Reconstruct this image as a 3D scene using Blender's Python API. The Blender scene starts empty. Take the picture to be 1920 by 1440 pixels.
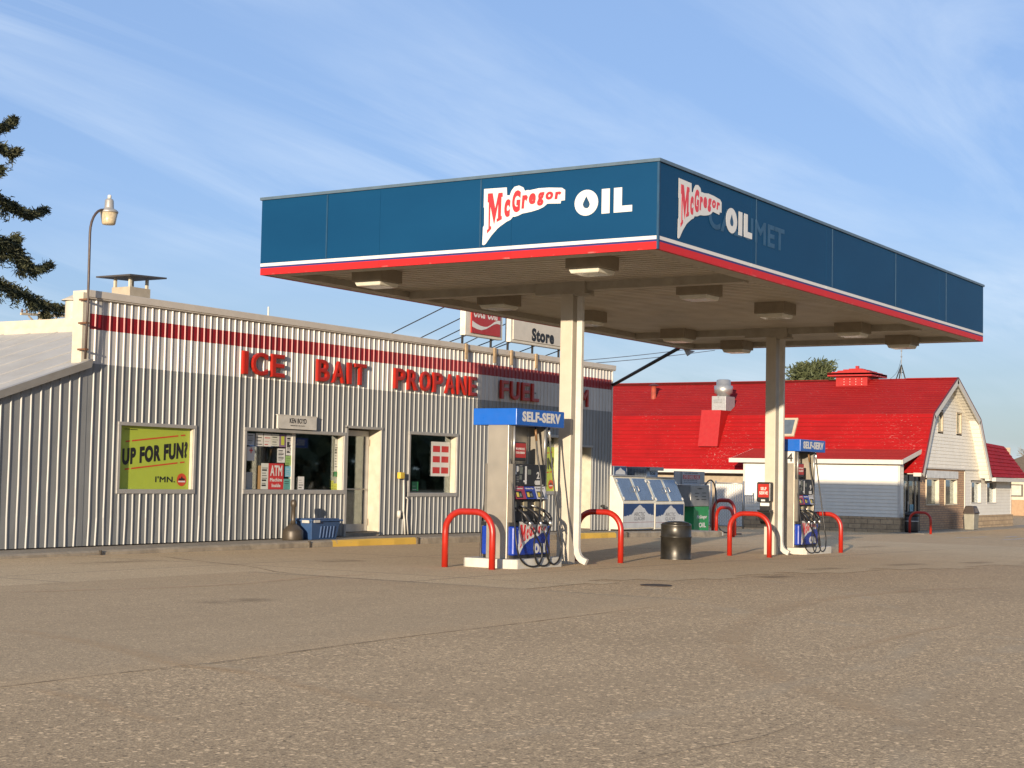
import bpy, bmesh, math, random
from mathutils import Vector, Matrix
R = math.radians
rnd = random.Random(7)
S = bpy.context.scene
COL = S.collection

# ------------------------------------------------------------------ camera, sky, sun, exposure
CAM_H = 1.45
PITCH, ROLL, YAW = 0.0579, 0.0198, 0.5643          # world X runs along the store front, Y away from the canopy towards the store
d1 = Vector((math.sin(YAW), math.cos(YAW), 0)); d2 = Vector((-math.cos(YAW), math.sin(YAW), 0))
_f = Vector((0, math.cos(PITCH), math.sin(PITCH))); _r = Vector((1, 0, 0)); _u = _r.cross(_f)
_R = math.cos(ROLL)*_r + math.sin(ROLL)*_u; _U = -math.sin(ROLL)*_r + math.cos(ROLL)*_u
def w(v): return Vector((v.dot(d1), v.dot(d2), v.z))
cam_d = bpy.data.cameras.new("camera"); cam = bpy.data.objects.new("camera", cam_d); COL.objects.link(cam)
cx, cy_, cz = w(_R), w(_U), -w(_f)
cam.matrix_world = Matrix(((cx.x, cy_.x, cz.x, 0), (cx.y, cy_.y, cz.y, 0), (cx.z, cy_.z, cz.z, CAM_H), (0, 0, 0, 1)))
cam_d.sensor_width = 36; cam_d.lens = 36*3000/1920; cam_d.clip_end = 6000; cam_d.clip_start = .1
S.camera = cam

GLOW, OVERHEAD = (.5, .45, .4), (.3, .3, .3)
SUN_EL = R(8.0); sdx, sdy = 3.2/math.hypot(3.2, 1), 1/math.hypot(3.2, 1)   # light travels towards +X +Y
wd = bpy.data.worlds.new("World"); S.world = wd; wd.use_nodes = True
nt = wd.node_tree; nt.nodes.clear()
def N(t, kind, **k):
    n = t.nodes.new(kind)
    for a, b in k.items(): setattr(n, a, b)
    return n
out = N(nt, 'ShaderNodeOutputWorld'); bg = N(nt, 'ShaderNodeBackground'); sky = N(nt, 'ShaderNodeTexSky')
sky.sky_type = 'NISHITA'; sky.sun_disc = False; sky.sun_elevation = R(8.0)
sky.sun_rotation = math.atan2(-sdx, -sdy); sky.air_density = 1.0; sky.dust_density = .6; sky.ozone_density = 2.0
bg.inputs['Strength'].default_value = 0.088
# thin cirrus over the sky, laid out by direction
tc = N(nt, 'ShaderNodeTexCoord'); sep = N(nt, 'ShaderNodeSeparateXYZ'); nt.links.new(tc.outputs['Generated'], sep.inputs[0])
zz = N(nt, 'ShaderNodeMath', operation='ADD'); zz.inputs[1].default_value = .12; nt.links.new(sep.outputs['Z'], zz.inputs[0])
dv = N(nt, 'ShaderNodeVectorMath', operation='DIVIDE'); nt.links.new(tc.outputs['Generated'], dv.inputs[0])
cb = N(nt, 'ShaderNodeCombineXYZ')
for i in range(3): nt.links.new(zz.outputs[0], cb.inputs[i])
nt.links.new(cb.outputs[0], dv.inputs[1])
mp = N(nt, 'ShaderNodeMapping'); mp.inputs['Rotation'].default_value = (0, 0, R(-62)); mp.inputs['Scale'].default_value = (.35, 1.9, 0)
mp.inputs['Location'].default_value = (.4, .9, 0)
nt.links.new(dv.outputs[0], mp.inputs[0])
no = N(nt, 'ShaderNodeTexNoise'); no.inputs['Scale'].default_value = 1.15; no.inputs['Detail'].default_value = 9; no.inputs['Roughness'].default_value = .62; no.inputs['Distortion'].default_value = .9
nt.links.new(mp.outputs[0], no.inputs[0])
rp = N(nt, 'ShaderNodeValToRGB'); rp.color_ramp.elements[0].position = .40; rp.color_ramp.elements[1].position = .72
nt.links.new(no.outputs[0], rp.inputs[0])
cm = N(nt, 'ShaderNodeMath', operation='MULTIPLY'); nb = N(nt, 'ShaderNodeTexNoise'); nb.inputs['Scale'].default_value = .75; nb.inputs['Detail'].default_value = 3; nt.links.new(dv.outputs[0], nb.inputs[0])
rb_ = N(nt, 'ShaderNodeValToRGB'); rb_.color_ramp.elements[0].position = .36; rb_.color_ramp.elements[0].color = (.12, .12, .12, 1); rb_.color_ramp.elements[1].position = .60; nt.links.new(nb.outputs[0], rb_.inputs[0])
c0 = N(nt, 'ShaderNodeMath', operation='MULTIPLY'); nt.links.new(rp.outputs[0], c0.inputs[0]); nt.links.new(rb_.outputs[0], c0.inputs[1])
cm.inputs[1].default_value = .62; nt.links.new(c0.outputs[0], cm.inputs[0])
mx = N(nt, 'ShaderNodeMix', data_type='RGBA'); nt.links.new(cm.outputs[0], mx.inputs[0])
mx.inputs[7].default_value = (5.2, 6.0, 7.0, 1)
tint = N(nt, 'ShaderNodeMix', data_type='RGBA', blend_type='MULTIPLY'); tint.inputs[0].default_value = 1
tint.inputs[7].default_value = (.85, .9, 1.25, 1); nt.links.new(sky.outputs[0], tint.inputs[6])
veil = N(nt, 'ShaderNodeMix', data_type='RGBA'); veil.inputs[0].default_value = .55; nt.links.new(tint.outputs[2], veil.inputs[6]); 
vz = N(nt, 'ShaderNodeMapRange', interpolation_type='SMOOTHSTEP'); vz.inputs['From Max'].default_value = .17; nt.links.new(sep.outputs['Z'], vz.inputs['Value'])
vc = N(nt, 'ShaderNodeMix', data_type='RGBA'); nt.links.new(vz.outputs[0], vc.inputs[0]); vc.inputs[6].default_value = (2.75, 3.75, 4.5, 1); vc.inputs[7].default_value = (2.45, 3.7, 5.85, 1); nt.links.new(vc.outputs[2], veil.inputs[7])
nt.links.new(veil.outputs[2], mx.inputs[6])
# the sky is brighter round the low sun with extra light added overhead to lift the ground
dt = N(nt, 'ShaderNodeVectorMath', operation='DOT_PRODUCT'); nt.links.new(tc.outputs['Generated'], dt.inputs[0]); dt.inputs[1].default_value = (-sdx*.96, -sdy*.96, .28)
def glow_add(prev, val, lo, hi, c):
    mr = N(nt, 'ShaderNodeMapRange', interpolation_type='SMOOTHSTEP'); mr.inputs['From Min'].default_value = lo; mr.inputs['From Max'].default_value = hi
    nt.links.new(val, mr.inputs['Value']); a = N(nt, 'ShaderNodeMix', data_type='RGBA', blend_type='ADD'); nt.links.new(mr.outputs[0], a.inputs[0]); nt.links.new(prev, a.inputs[6]); a.inputs[7].default_value = (*c, 1); return a.outputs[2]
res = glow_add(mx.outputs[2], dt.outputs['Value'], -.35, 1.0, GLOW)
res = glow_add(res, sep.outputs['Z'], .30, .75, OVERHEAD)
nt.links.new(res, bg.inputs[0]); nt.links.new(bg.outputs[0], out.inputs[0])

sl = bpy.data.lights.new("sun", 'SUN'); sl.energy = 5.0; sl.angle = R(.5); sl.color = (1, .82, .60)
so = bpy.data.objects.new("sun", sl); COL.objects.link(so); so.location = (-40, -12, 8)
so.rotation_euler = Vector((sdx*math.cos(SUN_EL), sdy*math.cos(SUN_EL), -math.sin(SUN_EL))).to_track_quat('-Z', 'Y').to_euler()
S.view_settings.view_transform = 'Standard'; S.view_settings.look = 'None'; S.view_settings.exposure = 0.8; S.view_settings.gamma = 1

# ------------------------------------------------------------------ terrain height
def interp(x, xs, ys):
    if x <= xs[0]: return ys[0]
    for i in range(len(xs)-1):
        if x <= xs[i+1]: return ys[i]+(ys[i+1]-ys[i])*(x-xs[i])/(xs[i+1]-xs[i])
    return ys[-1]
def clamp(v, a=0., b=1.): return max(a, min(b, v))
def g(X, Y):
    s = interp(X, [-50, 19, 26, 32, 40, 64], [.06, .06, 0, -.085, -.15, -.53])
    return s*(1-.5*clamp((Y-16)/3)*clamp((44-X)/8))
def walk(X): return interp(X, [17, 26, 31.5, 38, 44], [.10, .14, .12, .06, -.02])

# ------------------------------------------------------------------ materials
MATS = {}
def new_mat(name):
    m = bpy.data.materials.new(name); m.use_nodes = True; t = m.node_tree
    b = next(n for n in t.nodes if n.type == 'BSDF_PRINCIPLED')
    MATS[name] = m
    return m, t, b
def pos(t, sc=(1, 1, 1)):
    ge = N(t, 'ShaderNodeNewGeometry'); mp = N(t, 'ShaderNodeMapping'); mp.inputs['Scale'].default_value = sc
    t.links.new(ge.outputs['Position'], mp.inputs[0]); return mp.outputs[0]
def noise(t, vec, scale, detail=4, rough=.55):
    n = N(t, 'ShaderNodeTexNoise'); n.inputs['Scale'].default_value = scale; n.inputs['Detail'].default_value = detail; n.inputs['Roughness'].default_value = rough
    t.links.new(vec, n.inputs[0]); return n.outputs[0]
def ramp(t, v, stops):
    r = N(t, 'ShaderNodeValToRGB'); e = r.color_ramp.elements
    while len(e) < len(stops): e.new(.5)
    for q, (p, c) in zip(e, stops):
        q.position = p; q.color = (*c, 1) if len(c) == 3 else c
    t.links.new(v, r.inputs[0]); return r.outputs[0]
def mixc(t, f, a, b, mode='MIX'):
    m = N(t, 'ShaderNodeMix', data_type='RGBA', blend_type=mode)
    for s, i in ((f, 0), (a, 6), (b, 7)):
        if isinstance(s, (int, float)): m.inputs[i].default_value = s
        elif isinstance(s, tuple): m.inputs[i].default_value = (*s, 1)
        else: t.links.new(s, m.inputs[i])
    return m.outputs[2]
def math_(t, op, a, b=0.0):
    m = N(t, 'ShaderNodeMath', operation=op)
    for s, i in ((a, 0), (b, 1)):
        if isinstance(s, (int, float)): m.inputs[i].default_value = s
        else: t.links.new(s, m.inputs[i])
    return m.outputs[0]
def bump(t, b, h, strength=.3, dist=.01):
    n = N(t, 'ShaderNodeBump'); n.inputs['Strength'].default_value = strength; n.inputs['Distance'].default_value = dist
    t.links.new(h, n.inputs['Height']); t.links.new(n.outputs[0], b.inputs['Normal'])
def k(c, f): return tuple(clamp(x*f) for x in c)
def M(name, c, rough=.55, metal=0., var=.12, scale=5., bmp=0., dirt=0., dirtc=(.2, .15, .1), spec=.5):
    if name in MATS: return MATS[name]
    m, t, b = new_mat(name); p = pos(t); c = k(c, .74)
    n = noise(t, p, scale)
    col = ramp(t, n, [(.3, k(c, 1-var)), (.7, k(c, 1+var))])
    if dirt:
        dn = noise(t, p, 2.3, 8, .7)
        f = ramp(t, dn, [(.48, (0, 0, 0)), (.75, (dirt,)*3)]); col = mixc(t, f, col, dirtc)
    t.links.new(col, b.inputs['Base Color']); b.inputs['Roughness'].default_value = rough; b.inputs['Metallic'].default_value = metal
    b.inputs['Specular IOR Level'].default_value = spec
    if bmp: bump(t, b, noise(t, p, scale*6, 3), bmp)
    rn = noise(t, p, scale*1.7); rr = ramp(t, rn, [(.3, (max(.05, rough-.08),)*3), (.7, (min(1, rough+.08),)*3)]); t.links.new(rr, b.inputs['Roughness'])
    return m
white_paint = M('white paint', (.64, .62, .57), .5, dirt=.12)
cream_paint = M('cream paint', (.60, .55, .44), .55, dirt=.22, dirtc=(.35, .25, .15))
red_paint = M('red enamel', (.42, .018, .008), .36, var=.12, dirt=.45, dirtc=(.20, .02, .012))
red_letter = M('red sign plastic', (.42, .018, .008), .38, var=.06)
black_plastic = M('black plastic', (.018, .018, .02), .38, var=.2)
rubber = M('black rubber', (.014, .014, .015), .42, var=.2)
steel = M('brushed stainless', (.46, .42, .35), .42, .55, var=.06, scale=2.)
alu = M('aluminium', (.50, .50, .49), .4, .7, var=.08)
galv = M('galvanised sheet', (.40, .41, .42), .5, .35, var=.12, scale=9)
grey_trim = M('grey trim paint', (.36, .355, .34), .5, var=.08, dirt=.15)
blue_sign = M('bright blue sign', (.008, .115, .52), .35, var=.04)
blue_cab = M('deep blue cabinet', (.01, .045, .36), .28, var=.06)
letter_white = M('white lettering', (.70, .70, .68), .4, var=.02)
letter_red = M('red lettering', (.66, .03, .035), .4, var=.03)
letter_black = M('black lettering', (.012, .012, .012), .5, var=.05)
concrete_m = M('kerb concrete', (.34, .29, .22), .85, var=.2, scale=7, bmp=.5, dirt=.5, dirtc=(.14, .11, .085))
dark_in = M('dark interior', (.34, .28, .22), .8, var=.4, scale=1.4)
paper = M('white paper', (.74, .74, .72), .7, var=.04)
wood = M('weathered wood', (.40, .29, .17), .8, var=.25, scale=12)
black_iron = M('black iron', (.02, .019, .018), .6, var=.2)

def ground_mat(name, base, warm, speck, stain, coarse):
    m, t, b = new_mat(name); p = pos(t)
    big = noise(t, p, .22, 6, .6); mid = noise(t, p, 1.6, 6, .65)
    col = ramp(t, big, [(.3, base), (.7, warm)])
    col = mixc(t, ramp(t, mid, [(.35, (0, 0, 0)), (.75, (.42,)*3)]), col, stain)
    pz = pos(t, (.5, 2.6, 1)); streak = noise(t, pz, .7, 5, .6)
    col = mixc(t, ramp(t, streak, [(.45, (0, 0, 0)), (.72, (.30,)*3)]), col, k(warm, 1.25))
    vo = N(t, 'ShaderNodeTexVoronoi'); vo.inputs['Scale'].default_value = coarse; t.links.new(p, vo.inputs[0])
    hue = N(t, 'ShaderNodeSeparateXYZ'); t.links.new(vo.outputs['Color'], hue.inputs[0])
    patch = ramp(t, noise(t, p, .45, 4), [(.36, (.3,)*3), (.58, (1, 1, 1))])
    f = ramp(t, hue.outputs[0], [(.0, (.8,)*3), (.24, (.0,)*3), (.74, (0, 0, 0)), (.97, (speck,)*3)])
    f = mixc(t, 1.0, f, patch, 'MULTIPLY')
    st = ramp(t, hue.outputs[0], [(.49, k(base, .36)), (.51, k(warm, 2.0))])
    col = mixc(t, f, col, st)
    v2 = N(t, 'ShaderNodeTexVoronoi'); v2.inputs['Scale'].default_value = coarse*.5; t.links.new(p, v2.inputs[0]); h2 = N(t, 'ShaderNodeSeparateXYZ'); t.links.new(v2.outputs['Color'], h2.inputs[0])
    col = mixc(t, ramp(t, h2.outputs[1], [(.93, (0, 0, 0)), (.95, (speck*.9,)*3)]), col, k(warm, 2.3)); col = mixc(t, ramp(t, h2.outputs[2], [(.93, (0, 0, 0)), (.95, (speck*.8,)*3)]), col, k(base, .25))
    fine = noise(t, p, 90, 2); col = mixc(t, .38, col, ramp(t, fine, [(.32, k(base, .35)), (.68, k(warm, 1.75))]))
    b.inputs['Roughness'].default_value = .9; b.inputs['Specular IOR Level'].default_value = .25
    t.links.new(col, b.inputs['Base Color'])
    h = mixc(t, .5, vo.outputs['Distance'], fine)
    bump(t, b, h, .55 if coarse < 60 else .3, .008)
    return m, t, b, col
asphalt, at_, ab_, acol = ground_mat('coarse asphalt', (.335, .229, .124), (.435, .301, .166), 1.0, (.25, .17, .09), 88)
# faint pale tyre arcs swept across the forecourt
p_ = pos(at_)
for (cxx, cyy, rr, wd_) in ((21.5, 3.6, 6.6, .16), (13.2, -9.5, 13.2, .2), (11., 17.5, 13.3, .14)):
    vm = N(at_, 'ShaderNodeVectorMath', operation='DISTANCE'); at_.links.new(p_, vm.inputs[0]); vm.inputs[1].default_value = (cxx, cyy, .0)
    dd = math_(at_, 'ABSOLUTE', math_(at_, 'SUBTRACT', math_(at_, 'ADD', vm.outputs['Value'], math_(at_, 'MULTIPLY', noise(at_, p_, .8, 3), .5)), rr+.25))
    ff = ramp(at_, dd, [(wd_*.4, (.34,)*3), (wd_, (0, 0, 0))])
    ff = mixc(at_, 1.0, ff, ramp(at_, noise(at_, p_, 1.1, 4), [(.42, (0, 0, 0)), (.6, (1, 1, 1))]), 'MULTIPLY')
    acol = mixc(at_, ff, acol, (.40, .31, .20))
at_.links.new(acol, ab_.inputs['Base Color'])
smooth_asphalt, st_, sb_, scol = ground_mat('worn smooth asphalt', (.350, .243, .135), (.435, .306, .172), .45, (.285, .196, .106), 95)
pave, pt_, pb_, pcol = ground_mat('forecourt concrete', (.415, .295, .168), (.50, .36, .208), .5, (.335, .236, .132), 90)
pp = pos(pt_); br = N(pt_, 'ShaderNodeTexBrick'); br.offset = 0; br.inputs['Scale'].default_value = .22; br.inputs['Mortar Size'].default_value = .0045
br.inputs['Color1'].default_value = br.inputs['Color2'].default_value = (0, 0, 0, 1); br.inputs['Mortar'].default_value = (1, 1, 1, 1); br.inputs['Row Height'].default_value = .9; br.inputs['Brick Width'].default_value = 1.0
pt_.links.new(pp, br.inputs[0]); pcol = mixc(pt_, mixc(pt_, 1., br.outputs[0], (.7, .7, .7), 'MULTIPLY'), pcol, (.13, .10, .07)); pt_.links.new(pcol, pb_.inputs['Base Color'])

# painted corrugated wall: grey below, white above with a red band
def wall_mat(name, zones):
    m, t, b = new_mat(name); p = pos(t); sp = N(t, 'ShaderNodeSeparateXYZ'); t.links.new(p, sp.inputs[0])
    n = noise(t, pos(t, (9, 9, .6)), 1.3, 4); n2 = noise(t, p, 3, 6)
    def tone(c): return mixc(t, .5, ramp(t, n, [(.3, k(c, .86)), (.7, k(c, 1.1))]), ramp(t, n2, [(.3, k(c, .9)), (.7, k(c, 1.08))]))
    zj = math_(t, 'ADD', sp.outputs[2], math_(t, 'MULTIPLY', noise(t, p, 6, 2), .012))
    fl = math_(t, 'FLOOR', math_(t, 'MULTIPLY', sp.outputs[0], 1.19)); wn = N(t, 'ShaderNodeTexWhiteNoise', noise_dimensions='1D'); t.links.new(fl, wn.inputs['W'])
    sheetv = ramp(t, wn.outputs['Value'], [(0, (.88,)*3), (1, (1.07,)*3)])
    col = tone(zones[0][1])
    for z, c in zones[1:]:
        col = mixc(t, math_(t, 'GREATER_THAN', zj, z), col, tone(c))
    col = mixc(t, 1.0, col, sheetv, 'MULTIPLY')
    rust = ramp(t, noise(t, p, 5, 8, .75), [(.70, (0, 0, 0)), (.8, (.35,)*3)])
    col = mixc(t, rust, col, (.20, .15, .11))
    t.links.new(col, b.inputs['Base Color']); b.inputs['Roughness'].default_value = .42
    return m
GREYW = (.192, .20, .203); WHITEW = (.47, .455, .43); REDW = (.24, .009, .014)
wall_m = wall_mat('painted corrugated steel', [(0, GREYW), (3.255, WHITEW), (3.845, REDW), (4.11, WHITEW)])
annex_m = wall_mat('grey corrugated steel', [(0, GREYW)])
fascia_m, ft, fb = new_mat('canopy fascia bands'); p = pos(ft); sp = N(ft, 'ShaderNodeSeparateXYZ'); ft.links.new(p, sp.inputs[0])
nz = noise(ft, pos(ft, (.5, .5, 1.2)), .9, 5); blue = ramp(ft, nz, [(.3, (.0022, .037, .098)), (.7, (.003, .044, .112))])
fade = noise(ft, p, 5, 7, .7)
col = mixc(ft, ramp(ft, fade, [(.56, (0, 0, 0)), (.66, (.75,)*3)]), (.42, .018, .02), (.48, .12, .11))
col = mixc(ft, math_(ft, 'GREATER_THAN', sp.outputs[2], 4.60), col, (.44, .018, .02))
col = mixc(ft, math_(ft, 'GREATER_THAN', sp.outputs[2], 4.685), col, (.03, .03, .12))
col = mixc(ft, math_(ft, 'GREATER_THAN', sp.outputs[2], 4.715), col, (.52, .51, .50))
col = mixc(ft, math_(ft, 'GREATER_THAN', sp.outputs[2], 4.765), col, blue)
ft.links.new(col, fb.inputs['Base Color']); fb.inputs['Roughness'].default_value = .5; fb.inputs['Specular IOR Level'].default_value = .12
soffit_m = M('canopy soffit', (.56, .50, .41), .5, var=.1, scale=1.2, dirt=.25, dirtc=(.14, .11, .08))
beam_m = M('canopy beam', (.44, .40, .33), .6, var=.12, dirt=.2, dirtc=(.12, .09, .07))
column_m = M('column cream', (.56, .51, .42), .45, var=.05, dirt=.12, dirtc=(.4, .3, .2))
lamp_box = M('lamp housing tan', (.31, .26, .19), .6, var=.1, dirt=.4, dirtc=(.1, .07, .045))
lens_m = M('lamp lens', (.72, .70, .60), .2, var=.1)
# red shingle roof with peeling flecks
def red_roof(name, c, flecks):
    m, t, b = new_mat(name); p = pos(t)
    n = noise(t, p, 1.1, 6, .6); col = ramp(t, n, [(.3, k(c, .82)), (.7, k(c, 1.12))])
    sh = noise(t, pos(t, (1, .12, 6)), 3, 3); col = mixc(t, .25, col, ramp(t, sh, [(.35, k(c, .6)), (.65, k(c, 1.25))]))
    if flecks:
        f = noise(t, pos(t, (8, 4.5, 14)), 2.2, 7, .74); zone = noise(t, p, .55, 3)
        ft_ = math_(t, 'ADD', f, math_(t, 'MULTIPLY', zone, .22))
        col = mixc(t, ramp(t, ft_, [(.75, (0, 0, 0)), (.775, (.8,)*3)]), col, (.50, .38, .33))
    t.links.new(col, b.inputs['Base Color']); b.inputs['Roughness'].default_value = .8; b.inputs['Specular IOR Level'].default_value = .2; bump(t, b, n, .2)
    return m
roof_red = red_roof('red shingle roof', (.275, .004, .005), True)
roof_red2 = red_roof('red metal shingles', (.27, .010, .018), False)
plain_red = M('red sheet metal', (.40, .010, .008), .45, var=.06)
siding_m = M('white lap siding', (.86, .83, .74), .5, var=.05, scale=2, dirt=.06)
gutter_w = M('white fascia board', (.62, .60, .55), .45, var=.05, dirt=.1)
def brick_mat(name, c1, c2, mortar, scale, bw, rh, axis):
    m, t, b = new_mat(name); ge = N(t, 'ShaderNodeNewGeometry'); sp = N(t, 'ShaderNodeSeparateXYZ'); t.links.new(ge.outputs['Position'], sp.inputs[0])
    cb = N(t, 'ShaderNodeCombineXYZ'); ad = math_(t, 'ADD', sp.outputs[0], sp.outputs[1]); t.links.new(ad, cb.inputs[0]); t.links.new(sp.outputs[2], cb.inputs[1])
    br = N(t, 'ShaderNodeTexBrick'); t.links.new(cb.outputs[0], br.inputs[0]); br.inputs['Scale'].default_value = scale
    br.inputs['Color1'].default_value = (*c1, 1); br.inputs['Color2'].default_value = (*c2, 1); br.inputs['Mortar'].default_value = (*mortar, 1)
    br.inputs['Brick Width'].default_value = bw; br.inputs['Row Height'].default_value = rh; br.inputs['Mortar Size'].default_value = .018
    n = noise(t, ge.outputs['Position'], 7, 5); col = mixc(t, .35, br.outputs[0], ramp(t, n, [(.3, k(c1, .6)), (.7, k(c2, 1.3))]))
    t.links.new(col, b.inputs['Base Color']); b.inputs['Roughness'].default_value = .85
    h = mixc(t, .4, math_(t, 'SUBTRACT', 1.0, br.outputs[1]), n); bump(t, b, h, .8, .02)
    return m
stone_m = brick_mat('split stone base', (.32, .23, .135), (.42, .31, .19), (.16, .12, .08), 1, .55, .2, 'x')
brick_m = brick_mat('long tan brick', (.36, .21, .12), (.44, .28, .16), (.17, .13, .10), 1, .42, .10, 'x')
def glass_mat(name, tint, gloss=.16):
    m, t, b = new_mat(name); o = next(n for n in t.nodes if n.type == 'OUTPUT_MATERIAL'); t.nodes.remove(b)
    tr = N(t, 'ShaderNodeBsdfTransparent'); tr.inputs[0].default_value = (*tint, 1); gl = N(t, 'ShaderNodeBsdfGlossy'); gl.inputs['Roughness'].default_value = .02
    gl.inputs[0].default_value = (.9, .95, 1, 1); fr = N(t, 'ShaderNodeFresnel'); fr.inputs[0].default_value = 1.5
    f = math_(t, 'MINIMUM', math_(t, 'ADD', math_(t, 'MULTIPLY', fr.outputs[0], 1.0), gloss-.16+.04), .6)
    ms = N(t, 'ShaderNodeMixShader'); t.links.new(f, ms.inputs[0]); t.links.new(tr.outputs[0], ms.inputs[1]); t.links.new(gl.outputs[0], ms.inputs[2]); t.links.new(ms.outputs[0], o.inputs[0])
    return m
glass = glass_mat('window glass', (.75, .78, .76))
def leaf_mat(name, a, b_, c):
    m, t, b = new_mat(name); p = pos(t); n = noise(t, p, 2.2, 3)
    oi = N(t, 'ShaderNodeTexWhiteNoise'); t.links.new(p, oi.inputs[0]); f = mixc(t, .5, n, oi.outputs[0])
    col = ramp(t, f, [(.25, a), (.5, b_), (.8, c)]); t.links.new(col, b.inputs['Base Color']); b.inputs['Roughness'].default_value = .75
    return m
spruce_m = leaf_mat('spruce needles', (.012, .022, .010), (.03, .042, .016), (.085, .065, .026))
pine_m = leaf_mat('pine needles', (.022, .036, .012), (.05, .064, .022), (.085, .09, .034))
bark = M('bark', (.11, .08, .055), .9, var=.3, scale=9, bmp=.5)
twig_m = M('grey twigs', (.26, .22, .17), .8, var=.2)

# ------------------------------------------------------------------ mesh builder
def wloc(o):
    v = Vector((0, 0, 0))
    while o: v += o.location; o = o.parent
    return v
class MB:
    def __init__(s): s.v = []; s.f = []; s.m = []; s.cur = 0
    def add(s, vs, fs):
        n = len(s.v); s.v += [tuple(q) for q in vs]; s.f += [tuple(i+n for i in f) for f in fs]; s.m += [s.cur]*len(fs); return s
    def mat(s, i): s.cur = i; return s
    def box(s, x0, x1, y0, y1, z0, z1):
        return s.add([(x0, y0, z0), (x1, y0, z0), (x1, y1, z0), (x0, y1, z0), (x0, y0, z1), (x1, y0, z1), (x1, y1, z1), (x0, y1, z1)],
                     [(0, 3, 2, 1), (4, 5, 6, 7), (0, 1, 5, 4), (1, 2, 6, 5), (2, 3, 7, 6), (3, 0, 4, 7)])
    def hexa(s, a, b):      # two quads (lists of 4 points), same winding
        return s.add(list(a)+list(b), [(3, 2, 1, 0), (4, 5, 6, 7), (0, 1, 5, 4), (1, 2, 6, 5), (2, 3, 7, 6), (3, 0, 4, 7)])
    def quad(s, a, b, c, d): return s.add([a, b, c, d], [(0, 1, 2, 3)])
    def poly(s, pts): return s.add(pts, [tuple(range(len(pts)))])
    def slab(s, pts, n):    # planar polygon pushed along vector n
        n = Vector(n); a = [Vector(p) for p in pts]; L = len(a); b = [p+n for p in a]
        return s.add(a+b, [tuple(range(L-1, -1, -1)), tuple(range(L, 2*L))]+[(i, (i+1) % L, L+(i+1) % L, L+i) for i in range(L)])
    def tube(s, pts, r, n=10, caps=True):
        pts = [Vector(p) for p in pts]; rr = r if isinstance(r, (list, tuple)) else [r]*len(pts)
        rings = []; t0 = (pts[1]-pts[0]).normalized(); ref = Vector((0, 0, 1)) if abs(t0.z) < .9 else Vector((1, 0, 0)); u = t0.cross(ref).normalized()
        for i, p in enumerate(pts):
            t = (pts[min(i+1, len(pts)-1)]-pts[max(i-1, 0)]).normalized(); u = (u-t*u.dot(t)).normalized(); v = t.cross(u)
            rings.append([p+(u*math.cos(2*math.pi*j/n)+v*math.sin(2*math.pi*j/n))*rr[i] for j in range(n)])
        vs = [q for ring in rings for q in ring]; fs = []
        for i in range(len(pts)-1):
            for j in range(n): fs.append((i*n+j, i*n+(j+1) % n, (i+1)*n+(j+1) % n, (i+1)*n+j))
        if caps: fs += [tuple(range(n-1, -1, -1)), tuple((len(pts)-1)*n+j for j in range(n))]
        return s.add(vs, fs)
    def cyl(s, p0, p1, r0, r1=None, n=16): return s.tube([p0, p1], [r0, r0 if r1 is None else r1], n)
    def lathe(s, c, prof, n=20):
        vs = []; fs = []
        for r, z in prof: vs += [(c[0]+r*math.cos(2*math.pi*j/n), c[1]+r*math.sin(2*math.pi*j/n), c[2]+z) for j in range(n)]
        for i in range(len(prof)-1):
            for j in range(n): fs.append((i*n+j, i*n+(j+1) % n, (i+1)*n+(j+1) % n, (i+1)*n+j))
        fs += [tuple(range(n-1, -1, -1)), tuple((len(prof)-1)*n+j for j in range(n))]
        return s.add(vs, fs)
    def text(s, string, P, U, V, wd, ht, depth=.003, bold=.02, shear=0.):
        vs, fs = text_shape(string, bold, shear)
        x0 = min(q[0] for q in vs); x1 = max(q[0] for q in vs); y0 = min(q[1] for q in vs); y1 = max(q[1] for q in vs)
        P, U, V = Vector(P), Vector(U).normalized(), Vector(V).normalized(); Nn = U.cross(V)
        z1 = max(q[2] for q in vs) or 1
        return s.add([P+U*((q[0]-x0)/(x1-x0)*wd)+V*((q[1]-y0)/(y1-y0)*ht)+Nn*(max(q[2], 0)/z1*depth) for q in vs], fs)
    def build(s, name, mats, parent=None, smooth=False, bevel=0., local=False, auto=False):
        me = bpy.data.meshes.new(name); base = Vector((0, 0, 0))
        if parent is not None and not local: base = wloc(parent)
        if parent is None and s.v and not local:
            xs = [q[0] for q in s.v]; ys = [q[1] for q in s.v]; zs = [q[2] for q in s.v]
            base = Vector(((min(xs)+max(xs))/2, (min(ys)+max(ys))/2, min(zs)))
        me.from_pydata([tuple(Vector(q)-base) for q in s.v], [], s.f); me.update()
        ml = mats if isinstance(mats, (list, tuple)) else [mats]
        for m in ml: me.materials.append(m)
        me.polygons.foreach_set('material_index', s.m)
        if smooth: me.polygons.foreach_set('use_smooth', [True]*len(me.polygons))
        if auto: me.set_sharp_from_angle(angle=R(38))
        o = bpy.data.objects.new(name, me); COL.objects.link(o)
        if parent is not None: o.parent = parent
        elif not local: o.location = base
        if bevel:
            b = o.modifiers.new('bevel', 'BEVEL'); b.width = bevel; b.segments = 2; b.limit_method = 'ANGLE'; b.angle_limit = R(40)
        return o
_T = {}
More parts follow.
